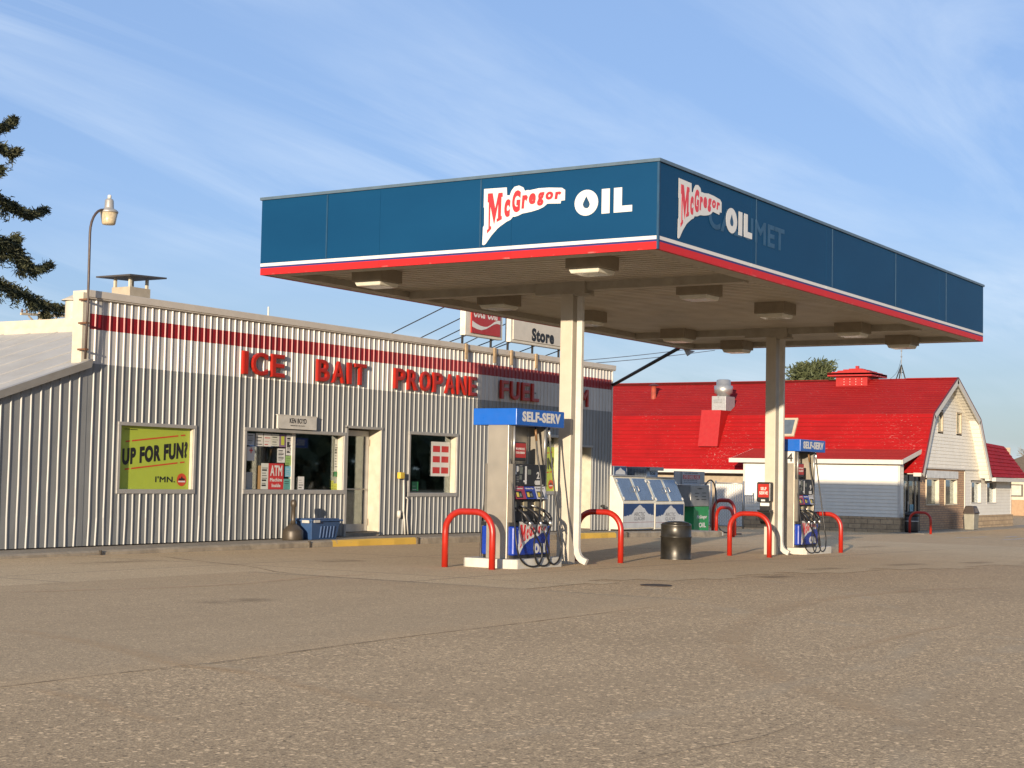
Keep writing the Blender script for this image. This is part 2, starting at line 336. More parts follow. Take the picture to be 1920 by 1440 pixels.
def text_shape(string, bold, shear=0.):
    key = (string, bold, shear)
    if key in _T: return _T[key]
    c = bpy.data.curves.new('lettering', 'FONT'); c.body = string; c.extrude = .1; c.bevel_depth = max(bold, 0); c.bevel_resolution = 0; c.shear = shear; c.resolution_u = 4; c.space_character = 1.0+max(bold, 0)*2.4
    o = bpy.data.objects.new('lettering', c); COL.objects.link(o)
    dg = bpy.context.evaluated_depsgraph_get(); me = bpy.data.meshes.new_from_object(o.evaluated_get(dg))
    r = ([tuple(v.co) for v in me.vertices], [tuple(f.vertices) for f in me.polygons if max(me.vertices[i].co.z for i in f.vertices) > 1e-5])
    bpy.data.objects.remove(o); bpy.data.curves.remove(c); bpy.data.meshes.remove(me)
    _T[key] = r; return r
def tag(o, label, cat, group=None):
    o['label'] = label; o['category'] = cat
    if group: o['group'] = group
    return o
def thing(name, loc, label, cat, group=None, rz=0.):
    o = bpy.data.objects.new(name, None); o.empty_display_size = .2; COL.objects.link(o); o.location = loc; o.rotation_euler = (0, 0, rz)
    return tag(o, label, cat, group)
def struct(o, kind='structure'): o['kind'] = kind; return o
def dup(root, loc, label, group=None):
    r = root.copy(); COL.objects.link(r); r.location = loc; r['label'] = label
    if group: r['group'] = group
    for ch in list(root.children):
        c = ch.copy(); COL.objects.link(c); c.parent = r
        for gch in list(ch.children):
            d = gch.copy(); COL.objects.link(d); d.parent = c
    return r
X_, Y_, Z_ = Vector((1, 0, 0)), Vector((0, 1, 0)), Vector((0, 0, 1))
mY = -Y_

# ------------------------------------------------------------------ ground sheets
def sheet(name, xs, ys, dz, m, clip=None):
    mb = MB(); nx, ny = len(xs), len(ys)
    vs = [(x, y, g(x, y)+dz) for x in xs for y in ys]; fs = []
    for i in range(nx-1):
        for j in range(ny-1):
            if clip and not clip((xs[i]+xs[i+1])/2, (ys[j]+ys[j+1])/2): continue
            fs.append((i*ny+j, (i+1)*ny+j, (i+1)*ny+j+1, i*ny+j+1))
    mb.add(vs, fs); return struct(mb.build(name, m, smooth=True, local=True))
def rng(a, b, st):
    n = max(1, round((b-a)/st)); return [a+(b-a)*i/n for i in range(n+1)]
far = [-3000, -900, -300, -120]
gx = far+rng(-60, -2, 4)+rng(0, 100, 1)+[120, 160, 300, 900, 3000]; gy = far+rng(-60, -2, 4)+rng(0, 60, 1)+[80, 120, 300, 900, 3000]
sheet('ground', gx, gy, 0, asphalt)
def patch_dz(x, y): return -.006 if (y < 8.08 or x > 17.05) else .004
mb = MB(); xs_ = rng(1, 17, .25)+[17.08]; ys_ = [8.04]+rng(8.1, 15, .5)
vs = [(x, y+(.035*math.sin(x*3.1)+.02*math.sin(x*9.7) if y < 8.4 else 0), g(x, y)+patch_dz(x, y)) for x in xs_ for y in ys_]; ny_ = len(ys_)
mb.add(vs, [(i*ny_+j, (i+1)*ny_+j, (i+1)*ny_+j+1, i*ny_+j+1) for i in range(len(xs_)-1) for j in range(ny_-1)]); struct(mb.build('asphalt_patch', smooth_asphalt, smooth=True, local=True))
def ribbon_mat(name, c, amount, sc):
    m, t, b = new_mat(name); o = next(n for n in t.nodes if n.type == 'OUTPUT_MATERIAL'); tr = N(t, 'ShaderNodeBsdfTransparent'); ms = N(t, 'ShaderNodeMixShader')
    at = N(t, 'ShaderNodeAttribute'); at.attribute_name = 'edge'; ed = math_(t, 'MULTIPLY', at.outputs['Fac'], ramp(t, noise(t, pos(t), sc, 5, .65), [(.28, (0, 0, 0)), (.68, (amount,)*3)]))
    b.inputs['Base Color'].default_value = (*c, 1); b.inputs['Roughness'].default_value = .95; b.inputs['Specular IOR Level'].default_value = .1
    t.links.new(ed, ms.inputs[0]); t.links.new(tr.outputs[0], ms.inputs[1]); t.links.new(b.outputs[0], ms.inputs[2]); t.links.new(ms.outputs[0], o.inputs[0]); return m
def ribbon(name, pts, wd_, m, dz):
    P = [Vector((q[0], q[1], 0)) for q in pts]; o_ = []
    for i in range(len(P)-1):
        a, b, c, d = P[max(i-1, 0)], P[i], P[i+1], P[min(i+2, len(P)-1)]
        for j in range(6):
            t = j/6; o_.append(.5*((2*b)+(c-a)*t+(2*a-5*b+4*c-d)*t*t+(3*b-a-3*c+d)*t**3))
    o_.append(P[-1]); vs = []; fs = []; ev = []; L = len(o_)
    for i, q in enumerate(o_):
        t = (o_[min(i+1, L-1)]-o_[max(i-1, 0)]).normalized(); nn = Vector((-t.y, t.x, 0)); en = min(1, i/4, (L-1-i)/4)
        for u, e_ in ((-1.3, 0), (-.2, 1), (.2, 1), (1.3, 0)): v = q+nn*wd_*u; vs.append((v.x, v.y, g(v.x, v.y)+dz)); ev.append(e_*en)
    for i in range(L-1):
        for j in range(3): fs.append((i*4+j, i*4+j+1, (i+1)*4+j+1, (i+1)*4+j))
    mb = MB(); mb.add(vs, fs); o = mb.build(name, m, smooth=True, local=True); at = o.data.attributes.new('edge', 'FLOAT', 'POINT'); at.data.foreach_set('value', ev); return struct(o)
pale_track = ribbon_mat('pale dust track', (.60, .43, .25), .62, 1.0); dark_crack = ribbon_mat('crack tar', (.05, .038, .026), .9, 2.6); dark_stain = ribbon_mat('oily stain', (.10, .078, .055), .38, 1.2)
ribbon('tyre_mark', [(23.01, 6.12), (21.6, 6.75), (19.52, 7.05), (17.41, 7.05), (15.53, 6.7), (13.97, 6.26), (12.79, 5.78), (11.72, 5.18), (10.95, 4.67), (10.07, 3.85), (9.37, 3.15), (8.86, 2.64)], .14, pale_track, .0035)
ribbon('tyre_mark', [(11.99, 14.21), (12.94, 13.89), (13.95, 13.55), (15.21, 13.42), (16.84, 13.64), (17.88, 13.35)], .10, pale_track, .0075)
ribbon('tyre_mark', [(9.4, 10.98), (9.17, 9.95), (8.9, 9.07), (8.55, 8.18), (8.54, 7.71), (8.3, 6.97), (8.05, 6.28), (7.7, 5.57)], .11, pale_track, .008)
ribbon('tyre_mark', [(12.57, 4.81), (13.68, 4.84), (14.95, 4.87), (16.01, 4.78)], .06, pale_track, .004)
ribbon('tyre_mark', [(7.01, 7.98), (6.9, 7.37), (6.68, 6.79), (6.56, 6.3)], .08, pale_track, .0045)
ribbon('crack', [(6.0, 8.1), (7.13, 8.12), (8.53, 8.06), (8.84, 8.02), (10.83, 8.10), (12.9, 8.07), (16.4, 8.05)], .012, dark_crack, .007)
ribbon('crack', [(7.0, 3.75), (7.5, 3.66), (8.14, 3.53), (8.83, 3.57)], .006, dark_crack, .007)
ribbon('crack', [(19.4, 19.2), (18.66, 17.8), (17.83, 15.74), (17.0, 14.1), (17.02, 10.8)], .02, dark_crack, .007)
for sx, sy, sl_ in ((24.9, 9.9, 1.6), (28.2, 9.7, 2.2), (22., 9.4, .9), (38, 13.9, 2.5), (19.6, 15.9, 1.2), (16.4, 17.9, 1.8), (31.5, 9.2, 1.4), (12.5, 11.6, 1.0)):
    ribbon('oil_stain', [(sx, sy), (sx+sl_*.35, sy+.12), (sx+sl_*.7, sy+.05), (sx+sl_, sy+.16)], .22, dark_stain, .0065)
e = random.Random(3)
edge = {}
def apron_clip(x, y):
    lo = interp(x, [17, 19, 24, 30, 38, 46], [10.9, 10.3, 9.6, 8.6, 8.4, 9.5])+.25*math.sin(x*1.7)+.15*math.sin(x*4.3)
    return y > lo and (x > 17 or y > 15.0)
sheet('concrete_apron', rng(4, 17, 1)+rng(17, 46, .5)[1:], rng(8, 19, .25)+[19.5, 19.76], .004, pave, apron_clip)
mb = MB()
for (x, y, a, b_) in ((57.2, 17.2, 2.2, .12), (59.6, 17.3, 2.4, .12), (56.8, 15.4, 2.6, .12), (60., 15.8, 2.4, .12), (63., 17.0, 2.2, .12)):
    pts = [(x, y), (x+a, y+.12), (x+a, y+.12+b_), (x, y+b_)]
    mb.poly([(q[0], q[1], g(*q)+.006) for q in pts])
struct(mb.build('road_marking', white_paint))
# store pavement with kerb
xs = rng(4, 42.8, .4); mb = MB()
yk, yw = 19.76, 22.6
for i in range(len(xs)-1):
    a, b_ = xs[i], xs[i+1]; za, zb = walk(a), walk(b_); j0, j1 = .012*math.sin(a*5.1), .012*math.sin(b_*5.1)
    mb.mat(1 if (24.95 < (a+b_)/2 < 27.6 or 34.3 < (a+b_)/2 < 36.3) else 0)
    mb.quad((a, yk+j0, -.4), (b_, yk+j1, -.4), (b_, yk+.02+j1, zb-.03), (a, yk+.02+j0, za-.03))
    mb.quad((a, yk+.02+j0, za-.03), (b_, yk+.02+j1, zb-.03), (b_, yk+.06, zb), (a, yk+.06, za))
    mb.mat(0); mb.quad((a, yk+.06, za), (b_, yk+.06, zb), (b_, yw, zb), (a, yw, za))
mb.quad((42.8, yk, -.4), (42.8, yw, -.4), (42.8, yw, walk(42.8)), (42.8, yk, walk(42.8)))
yellow_kerb, yt, yb = new_mat('worn yellow kerb paint'); p = pos(yt)
yt.links.new(mixc(yt, ramp(yt, noise(yt, p, 4, 8, .7), [(.60, (0, 0, 0)), (.68, (1, 1, 1))]), (.56, .36, .06), (.30, .25, .18)), yb.inputs['Base Color']); yb.inputs['Roughness'].default_value = .8
struct(mb.build('pavement', [concrete_m, yellow_kerb], local=True))
# joints in the kerb read as dark lines: short recessed gaps filled with tar
mb = MB()
for x in (18.72, 24.08, 27.66, 30.5, 33.4, 37.0):
    mb.box(x-.012, x+.012, yk-.005, yk+.05, walk(x)-.2, walk(x)+.002)
struct(mb.build('kerb', M('tar joint', (.05, .04, .03), .9)))
mb = MB(); mb.lathe((18.9, 9.66, g(18.9, 9.66)+.003), [(.21, 0), (.21, .006), (.19, .008), (.17, .005), (.0, .006)], 24)
tag(mb.build('manhole_cover', M('rusty iron lid', (.07, .05, .035), .7, .3, var=.3, scale=14)), 'dark round iron cover set flat in the forecourt asphalt', 'cover')

# ------------------------------------------------------------------ corrugated walls
def corrugated(x0, x1, y, zbot, ztop, openings, period=.168, rows=6, seed=1):
    rr = random.Random(seed); br = set([x0, x1])
    for o in openings: br |= {o[0], o[1]}
    prof = [(.0, 0), (.122, 0), (.134, -.019), (.150, -.019), (.158, 0)]
    def depth(x):
        t = (x-x0) % period
        for (a, da), (b, db) in zip(prof, prof[1:]):
            if t <= b: return da+(db-da)*(t-a)/(b-a)
        return 0
    n = int((x1-x0)/period)+1
    for i in range(n):
        for a, _ in prof:
            x = x0+i*period+a
            if x < x1: br.add(x)
    xs = sorted(br); mb = MB(); jit = {}
    def J(x, z):
        i = int((x-x0)/period); key = (i, round(z*2))
        if key not in jit: jit[key] = (rr.uniform(-1, 1), rr.uniform(-1, 1))
        a, b = jit[key]; low = clamp(1.3-z)
        return a*(.003+.007*low), b*(.001+.003*low)
    for xa, xb in zip(xs, xs[1:]):
        if xb-xa < 1e-5: continue
        mid = (xa+xb)/2; spans = [(zbot(mid), ztop(mid))]
        lo = spans[0][0]
        for o in openings:
            if o[0] < mid < o[1]: spans = [q for s in spans for q in ((s[0], min(s[1], o[2])), (max(s[0], o[3]), s[1])) if q[1]-q[0] > .01]
        for a, b in spans:
            zs = rng(a, b, .5) if b-a > .6 else [a, b]
            for z0, z1 in zip(zs, zs[1:]):
                def P(x, z, top):
                    if z == lo: z = zbot(x)
                    if z == b and b == ztop(mid): z = ztop(x)
                    jx, jy = J(x, z); edge_ = any(abs(x-o[0]) < .03 or abs(x-o[1]) < .03 for o in openings) or abs(x-x0) < .02 or abs(x-x1) < .02
                    return (x+(0 if edge_ else jx), y+depth(x)+(0 if edge_ else jy), z)
                mb.quad(P(xa, z0, 0), P(xb, z0, 0), P(xb, z1, 1), P(xa, z1, 1))
    return mb
WY = 20.75
store = thing('store_building', (28.5, WY+.3, 0), 'long metal clad convenience store with red band and grey ribbed walls', 'building')
W1, W2, DR, W3, W4, D2 = (19.97, 21.86, 1.05, 2.25), (23.22, 26.30, 1.05, 2.27), (26.36, 27.56, .12, 2.42), (28.58, 30.46, 1.00, 2.38), (33.2, 35.1, 1.05, 2.5), (35.75, 36.75, .05, 2.28)
ops = [W1, W2, DR, W3, W4, D2]
corrugated(19.2, 37.8, WY, lambda x: walk(x)+.02, lambda x: 4.40, ops).build('wall', wall_m, store)
rake = lambda x: 3.20-.33*(19.2-x)
corrugated(11.5, 19.2, WY-.006, lambda x: walk(x)+.02, lambda x: rake(x)-.05, [], period=.205, seed=4).build('annex_wall', annex_m, store)
mb = MB(); mb.box(19.12, 37.92, WY-.07, WY+.34, 4.375, 4.50); mb.box(19.12, 37.92, WY-.055, WY-.02, 4.35, 4.373); mb.build('coping', M('coping beige', (.60, .55, .48), .5, var=.05, dirt=.1), store, bevel=.008)
mb = MB(); mb.box(19.03, 19.19, WY-.02, WY+.22, 3.22, 4.45); mb.build('end_post', cream_paint, store)
mb = MB(); mb.box(19.2, 37.8, WY+.20, WY+.32, 3.0, 4.374); mb.build('parapet_back', cream_paint, store)
mb = MB(); mb.box(37.805, 37.83, WY-.03, 34, -.1, 4.37); mb.build('side_wall', M('side wall white', (.7, .68, .64), .55), store)
# low gable roof behind the false front
rz = lambda x: 3.26+.33*(x-19.07)
roof_grey = M('pale metal roofing', (.52, .50, .455), .5, var=.08, scale=1.5, dirt=.15)
mb = MB(); xs = [11.0]+rng(11.3, 21.65, .42)
for yy0, yy1 in ((WY-.12, 34.0),):
    mb.quad((11., yy0, rz(11.)), (19.03, yy0, rz(19.03)), (19.03, yy1, rz(19.03)), (11., yy1, rz(11.)))
    mb.quad((19.03, WY+.22, rz(19.03)), (21.65, WY+.22, rz(21.65)), (21.65, yy1, rz(21.65)), (19.03, yy1, rz(19.03)))
    y = yy0+.45
    while y < yy1:
        mb.hexa([(11., y, rz(11.)+.001), (21.65, y, rz(21.65)+.001), (21.65, y+.05, rz(21.65)+.001), (11., y+.05, rz(11.)+.001)], [(11., y+.012, rz(11.)+.016), (21.65, y+.012, rz(21.65)+.016), (21.65, y+.038, rz(21.65)+.016), (11., y+.038, rz(11.)+.016)]); y += .78
mb.quad((21.65, WY+.32, rz(21.65)), (37.8, WY+.32, 3.9), (37.8, 34, 3.9), (21.65, 34, rz(21.65)))
rf = mb.build('roof', roof_grey, store)
mb = MB(); mb.box(21.60, 21.95, WY+.35, 33.9, 4.08, 4.20); mb.box(21.66, 21.95, WY+.35, 33.9, 4.202, 4.37); mb.build('ridge_cap', cream_paint, rf)
mb = MB(); mb.hexa([(11., WY-.10, rz(11)-.13), (19.2, WY-.10, rz(19.2)-.13), (19.2, WY-.02, rz(19.2)-.13), (11., WY-.02, rz(11)-.13)], [(11., WY-.14, rz(11)+.012), (19.2, WY-.14, rz(19.2)+.012), (19.2, WY-.02, rz(19.2)+.012), (11., WY-.02, rz(11)+.012)]); mb.build('rake_trim', grey_trim, store)
# room behind the windows
mb = MB(); mb.box(19.3, 37.6, 27, 27.1, .1, 3.3); mb.box(19.25, 19.35, 21.1, 27, .1, 3.3); mb.box(37.6, 37.7, 21.1, 27, .1, 3.3); mb.box(19.25, 37.7, 21.1, 27.1, 3.0, 3.1); mb.box(19.25, 37.7, 20.95, 27.1, -.05, .06); 
for a, b in ((19.25, 26.36), (27.56, 35.75), (36.75, 37.7)): mb.box(a, b, 20.98, 21.02, .05, 1.0)
mb.box(19.25, 37.7, 20.98, 21.02, 2.5, 3.05)
for a, b in ((19.3, 19.95), (21.9, 23.2), (27.6, 28.5), (30.5, 33.2), (36.8, 37.7)): mb.box(a, b, 20.985, 21.025, 1.0, 2.5)
mb.build('room', dark_in, store)
shelf_m = M('store shelving goods', (.38, .24, .14), .7, var=.75, scale=6)
for x in (19.8, 22.6, 25.2, 28.3, 30.6): mb = MB(); mb.box(x, x+1.6, 23.6, 24.1, .1, 1.75); mb.build('shelving', shelf_m, store)
win_frame = M('window frame grey', (.42, .41, .39), .45, .2, var=.06)
def window(op, mull=None, dep=.13, ya=WY-.035, f=.055):
    x0, x1, z0, z1 = op; mb = MB(); yb = WY+.22
    for a, b, c, d in ((x0-.03, x1+.03, z0-.03, z0+f), (x0-.03, x1+.03, z1-f*.7, z1+.03), (x0-.03, x0+f*.7, z0+f, z1-f*.7), (x1-f*.7, x1+.03, z0+f, z1-f*.7)): mb.box(a, b, ya, yb, c, d)
    o = mb.build('window', win_frame, store, bevel=.006)
    p = MB(); p.box(x0+.03, x1-.03, WY+dep, WY+dep+.006, z0+f, z1-.03); p.build('pane', glass, o)
    q = MB(); q.box(x1-f*.7-.012, x1-f*.7-.002, ya+.03, yb, z0+f+.002, z1-f*.7-.002); q.build('reveal', cream_paint, o)
    if mull: m_ = MB(); m_.box(mull-.04, mull+.05, WY+dep-.03, WY+dep+.03, z0+f, z1-.035); m_.build('mullion', white_paint, o)
    return o
window(W1, None, .075, WY-.027, .05); window(W2, 24.80); window(W3); window(W4)
def door(op, name='door'):
    x0, x1, z0, z1 = op; mb = MB(); ya = WY-.03
    mb.box(x0-.03, x0+.03, ya, WY+.25, z0, z1); mb.box(x0-.03, x1+.04, ya, WY+.25, z1-.02, z1+.03)
    mb.build('door_frame', grey_trim, store)
    mb = MB(); mb.box(x1-.012, x1+.0, ya+.02, WY+.45, z0, z1-.022); mb.build('door_reveal', cream_paint, store)
    d = MB(); y0, y1 = WY+.30, WY+.35; xr = x1-.03; zb = z0+.1
    d.box(x0+.03, x0+.10, y0, y1, zb, z1-.05); d.box(xr-.12, xr, y0, y1, zb, z1-.05); d.box(x0+.1, xr-.12, y0, y1, zb, zb+.16); d.box(x0+.1, xr-.12, y0, y1, z1-.17, z1-.05)
    o = d.build('door', white_paint, store)
    q = MB(); q.box(x0+.1, xr-.12, y0+.02, y0+.028, zb+.16, z1-.17); q.build('pane', glass, o)
    h = MB(); h.tube([(x0+.1, y0-.03, 1.12), (xr-.12, y0-.03, 1.12)], .014, 8); h.build('handle', alu, o)
    for z in (zb+.2, z1-.3): h = MB(); h.box(xr-.02, xr+.015, y0-.03, y0+.0, z-.07, z+.07); h.build('hinge', steel, o)
    t = MB(); t.box(x0+.03, xr, WY-.02, WY+.4, z0-.05, z0+.085); t.build('threshold', concrete_m, store)
door(DR); door(D2)
# channel letters
words_ = (('ICE', 23.03, 24.26, 'raised red letters ICE above the wide shop window'), ('BAIT', 25.26, 26.90, 'raised red letters BAIT between ICE and PROPANE'),
          ('PROPANE', 27.90, 31.14, 'raised red letters PROPANE above the square price window'), ('FUEL', 32.17, 33.93, 'raised red letters FUEL in the canopy shadow'), ('ATM', 35.15, 36.42, 'raised red letters ATM partly hidden by the canopy column'))
for wtxt, a, b, lab in words_:
    zb, zt = 3.31, 3.76; t = thing('wall_lettering', ((a+b)/2, WY-.05, zb), lab, 'sign', 'red letters on the store wall')
    wid = {'I': .34, 'M': 1.15, 'L': .85, 'F': .85, 'E': .85}; tot = sum(wid.get(c, 1.) for c in wtxt); gap = .22; u = (b-a)/(tot+gap*(len(wtxt)-1)); x = a
    for c in wtxt:
        cw = wid.get(c, 1.)*u; mb = MB(); mb.text(c, (x, WY-.035, zb), X_, Z_, cw, zt-zb, .06, .024); o = mb.build('letter', red_letter, t); x += cw+gap*u
    mb = MB()
    for xx in (a+.1, b-.12): mb.box(xx, xx+.03, WY-.05, WY-.018, zb+.2, zb+.24)
    mb.build('bracket', grey_trim, t)
# name board over the window
t = thing('name_board', (24.68, WY-.06, 2.3), 'white KEN BOYD name board above the wide shop window', 'sign')
mb = MB(); mb.box(24.09, 25.28, WY-.085, WY-.045, 2.31, 2.57); mb.box(24.07, 25.30, WY-.09, WY-.04, 2.57, 2.585); mb.build('board', white_paint, t)
mb = MB(); mb.text('KEN BOYD', (24.44, WY-.0855, 2.425), X_, Z_, .52, .10, .002, .022); mb.text('MANAGER ON DUTY', (24.47, WY-.0855, 2.368), X_, Z_, .44, .022, .002, .0); mb.build('lettering', letter_black, t)
# green posters
lime = M('lime green poster', (.42, .52, .055), .45, var=.03); poster_red = M('poster red', (.60, .06, .02), .5, var=.03)
def poster(dx, label):
    y = WY+(.07 if dx == 0 else .125); t = thing('advertising_poster', (20.9+dx, y, 1.1), label, 'poster')
    mb = MB(); mb.box(20.03+dx, 21.80+dx, y-.005, y, 1.1, 2.22); mb.build('poster_sheet', lime, t)
    mb = MB(); yy = y-.006
    # slanted headline
    vs, fs = text_shape('UP FOR FUN?', .055)
    x0 = min(q[0] for q in vs); x1 = max(q[0] for q in vs); y0 = min(q[1] for q in vs); y1 = max(q[1] for q in vs)
    mb.add([(20.13+dx+(q[0]-x0)/(x1-x0)*1.62, yy-(.002 if q[2] > 0 else 0), 1.515+(q[1]-y0)/(y1-y0)*.30+(q[0]-x0)/(x1-x0)*.165) for q in vs], fs)
    mb.text("I'MN.", (20.95+dx, yy, 1.225), X_, Z_, .50, .11, .002, .02); mb.text('EXPLORE MINNESOTA', (20.16+dx, yy, 2.145), X_, Z_, .32, .018, .002, 0)
    mb.build('lettering', letter_black, t)
    mb = MB()
    for za, zb, ext in ((1.925, 2.085, 0), (1.435, 1.59, 0)):
        def zz_(x): return za+(zb-za)*(x-20.2)/1.5
        for xa, xb in ((20.2, 20.30), (20.35, 21.5), (21.56, 21.68)): mb.quad((xa+dx, yy-.002, zz_(xa)), (xb+dx, yy-.002, zz_(xb)), (xb+dx, yy-.002, zz_(xb)+.025), (xa+dx, yy-.002, zz_(xa)+.025))
    c = (21.62, 1.275); n = 20
    mb.poly([(c[0]+dx+.125*math.cos(2*math.pi*i/n), yy-.002, c[1]+.118*math.sin(2*math.pi*i/n)) for i in range(n)])
    mb.build('ruled_lines', poster_red, t)
    mb = MB(); mb.poly([(c[0]+dx+q[0], yy-.005, c[1]+q[1]) for q in ((-.09, -.01), (.09, -.01), (.06, .03), (.03, .02), (0, .07), (-.03, .02), (-.06, .03))]); mb.build('badge', letter_black, t)
    mb = MB(); mb.quad(*[(c[0]+dx+q[0], yy-.005, c[1]+q[1]) for q in ((-.09, -.045), (.09, -.045), (.09, -.018), (-.09, -.018))]); mb.build('badge_band', letter_white, t)
    return t
poster(0, 'lime green UP FOR FUN poster filling the leftmost store window')
poster(13.28, 'lime green poster in the shaded window behind the pump')
# papers in the wide window
cols = {n: M('paper '+n, c, .6, var=.04) for n, c in dict(blue=(.55, .62, .72), purple=(.25, .16, .28), green=(.30, .50, .16), cyan=(.18, .48, .60), teal=(.12, .38, .34), red=(.55, .03, .03), tan=(.50, .30, .12), grey=(.42, .43, .42), yellow=(.55, .60, .08), pale=(.66, .68, .62), dgreen=(.02, .22, .07)).items()}
yp = WY+.122
def sheet_paper(name, a, z0, b, z1, m, label, ink=letter_black, lines=5, txt=None, cat='notice'):
    mb = MB(); mb.box(a, b, yp-.003, yp, z0, z1); mb.mat(1); r_ = random.Random(label); W_, H_ = b-a, z1-z0
    if txt:
        for s, u0, v0, u1, v1 in txt: mb.text(s, (a+u0*W_, yp-.0045, z0+v0*H_), X_, Z_, (u1-u0)*W_, (v1-v0)*H_, .001, .03)
    else:
        for i in range(lines):
            v = .12+.78*i/lines; u1 = r_.uniform(.55, .9); h = r_.choice((.012, .012, .03))*H_*2
            mb.quad(*[(a+q*W_, yp-.0045, z0+v*H_+z) for q, z in ((.1, 0), (u1, 0), (u1, h), (.1, h))])
    return tag(mb.build(name, [m, ink], bevel=0), label, cat, 'papers and posters taped in the store windows')
sheet_paper('paper_notice', 23.43, 1.96, 23.65, 2.19, cols['blue'], 'pale blue notice at the window top corner', lines=7)
sheet_paper('paper_notice', 23.44, 1.66, 23.66, 1.93, paper, 'white notice with a red cross', ink=letter_red, txt=[('+', .3, .55, .75, .95)])
sheet_paper('paper_notice', 23.68, 1.95, 23.90, 2.20, paper, 'white notice with dark photo, right of the blue notice', lines=3)
sheet_paper('paper_notice', 23.92, 1.95, 24.14, 2.20, paper, 'white notice with small red seal in the top row', ink=cols['red'], lines=3)
sheet_paper('paper_notice', 24.15, 1.96, 24.38, 2.20, cols['pale'], 'white notice with a ring drawing beside the purple one', lines=4)
sheet_paper('paper_notice', 24.39, 1.95, 24.58, 2.20, cols['purple'], 'purple bordered notice with yellow panel', ink=cols['yellow'], txt=[('I', .25, .15, .75, .85)])
sheet_paper('paper_notice', 24.34, 1.64, 24.57, 1.92, paper, 'white typed sheet hanging below the purple notice', lines=9)
sheet_paper('paper_notice', 24.60, 1.79, 24.76, 2.20, paper, 'tall white list beside the window mullion', lines=12)
sheet_paper('paper_notice', 24.59, 1.59, 24.76, 1.78, cols['green'], 'green sheet with four dark squares', lines=4)
sheet_paper('paper_notice', 24.59, 1.36, 24.76, 1.57, cols['cyan'], 'sky blue leaflet below the green sheet', ink=cols['blue'], lines=4)
sheet_paper('paper_notice', 24.55, 1.11, 24.76, 1.32, cols['teal'], 'teal flyer at the window foot beside the mullion', lines=4)
sheet_paper('window_sign', 24.09, 1.11, 24.54, 1.62, cols['red'], 'red ATM Machine Inside sign in the wide window', ink=letter_white, cat='sign', txt=[('ATM', .1, .52, .9, .93), ('Machine', .1, .3, .9, .44), ('Inside', .22, .08, .8, .22)])
sheet_paper('paper_notice', 23.87, 1.11, 24.08, 1.62, cols['pale'], 'tall printed flyer left of the red ATM sign', lines=8)
sheet_paper('cardboard_sheet', 23.78, 1.11, 23.86, 1.57, cols['tan'], 'narrow tan cardboard edge in the wide window', lines=0, cat='cardboard')
sheet_paper('paper_notice', 23.44, 1.11, 23.62, 1.44, cols['grey'], 'grey panel leaning in the window lower left', lines=0)
sheet_paper('paper_notice', 24.99, 1.11, 25.18, 1.37, paper, 'white card standing right of the mullion', lines=4)
sheet_paper('window_sticker', 26.06, 1.11, 26.13, 1.30, cols['yellow'], 'tall yellow green decal beside the door window edge', lines=3, cat='sticker')
sheet_paper('paper_notice', 26.14, 1.5, 26.25, 2.15, cols['pale'], 'tall pale strip of decals at the window right edge', lines=9)
sheet_paper('window_sticker', 26.14, 1.38, 26.25, 1.48, cols['dgreen'], 'small dark green decal above the yellow one', ink=letter_white, lines=2, cat='sticker')
sheet_paper('window_sticker', 26.14, 1.11, 26.25, 1.24, cols['yellow'], 'square yellow decal in the window lower right corner', lines=2, cat='sticker')
t = sheet_paper('price_sign', 29.62, 1.43, 30.36, 2.21, paper, 'white sign with six red price panels in the square window', ink=cols['red'], cat='sign', txt=[(c, u, v, u+.36, v+.19) for u in (.1, .54) for v, c in ((.06, '\u25A0'), (.4, '\u25A0'), (.72, '\u25A0'))] if False else [('I', .08, .08, .46, .26), ('I', .54, .08, .92, .26), ('I', .08, .4, .46, .58), ('I', .54, .4, .92, .58), ('I', .08, .7, .46, .88), ('I', .54, .7, .92, .88)])
sheet_paper('window_sticker', 28.90, 1.09, 29.14, 1.30, cols['dgreen'], 'green decal in the square window lower left corner', ink=letter_white, lines=2, cat='sticker')

# conduit and call box beside the square window
t = thing('wall_conduit', (28.4, WY-.05, walk(28.4)), 'white bent conduit pipes with a small yellow box beside the square window', 'pipe')
mb = MB(); mb.tube([(28.43, WY-.06, .15), (28.40, WY-.06, .45), (28.36, WY-.06, .62), (28.36, WY-.06, .9), (28.36, WY-.045, 1.40)], .022, 8); mb.tube([(28.56, WY-.05, .15), (28.5, WY-.05, .5), (28.52, WY-.05, .92), (28.45, WY-.05, .95)], .018, 8); mb.tube([(28.36, WY-.05, .6), (28.24, WY-.05, .66), (28.22, WY-.05, .5)], .018, 8); mb.build('pipe', white_paint, t, smooth=True)
mb = MB(); mb.box(28.14, 28.30, WY-.12, WY-.03, 1.36, 1.50); mb.build('call_box', M('yellow box', (.65, .45, .05), .5), t, bevel=.01)
mb = MB(); mb.cyl((28.2, WY-.06, .52), (28.2, WY-.06, .66), .045); mb.build('junction', white_paint, t, smooth=True)
mb = MB(); mb.tube([(37.25, WY-.04, .72), (37.25, WY-.12, .72), (37.27, WY-.15, .66)], .02, 8); mb.tube([(37.38, WY-.04, .64), (37.40, WY-.12, .64), (37.5, WY-.14, .60)], .02, 8); mb.cyl((37.2, WY-.1, .72), (37.3, WY-.1, .72), .04, .04, 8)
tag(mb.build('wall_tap', black_iron, smooth=True), 'small dark water tap on the store wall beside the ice freezers', 'tap')
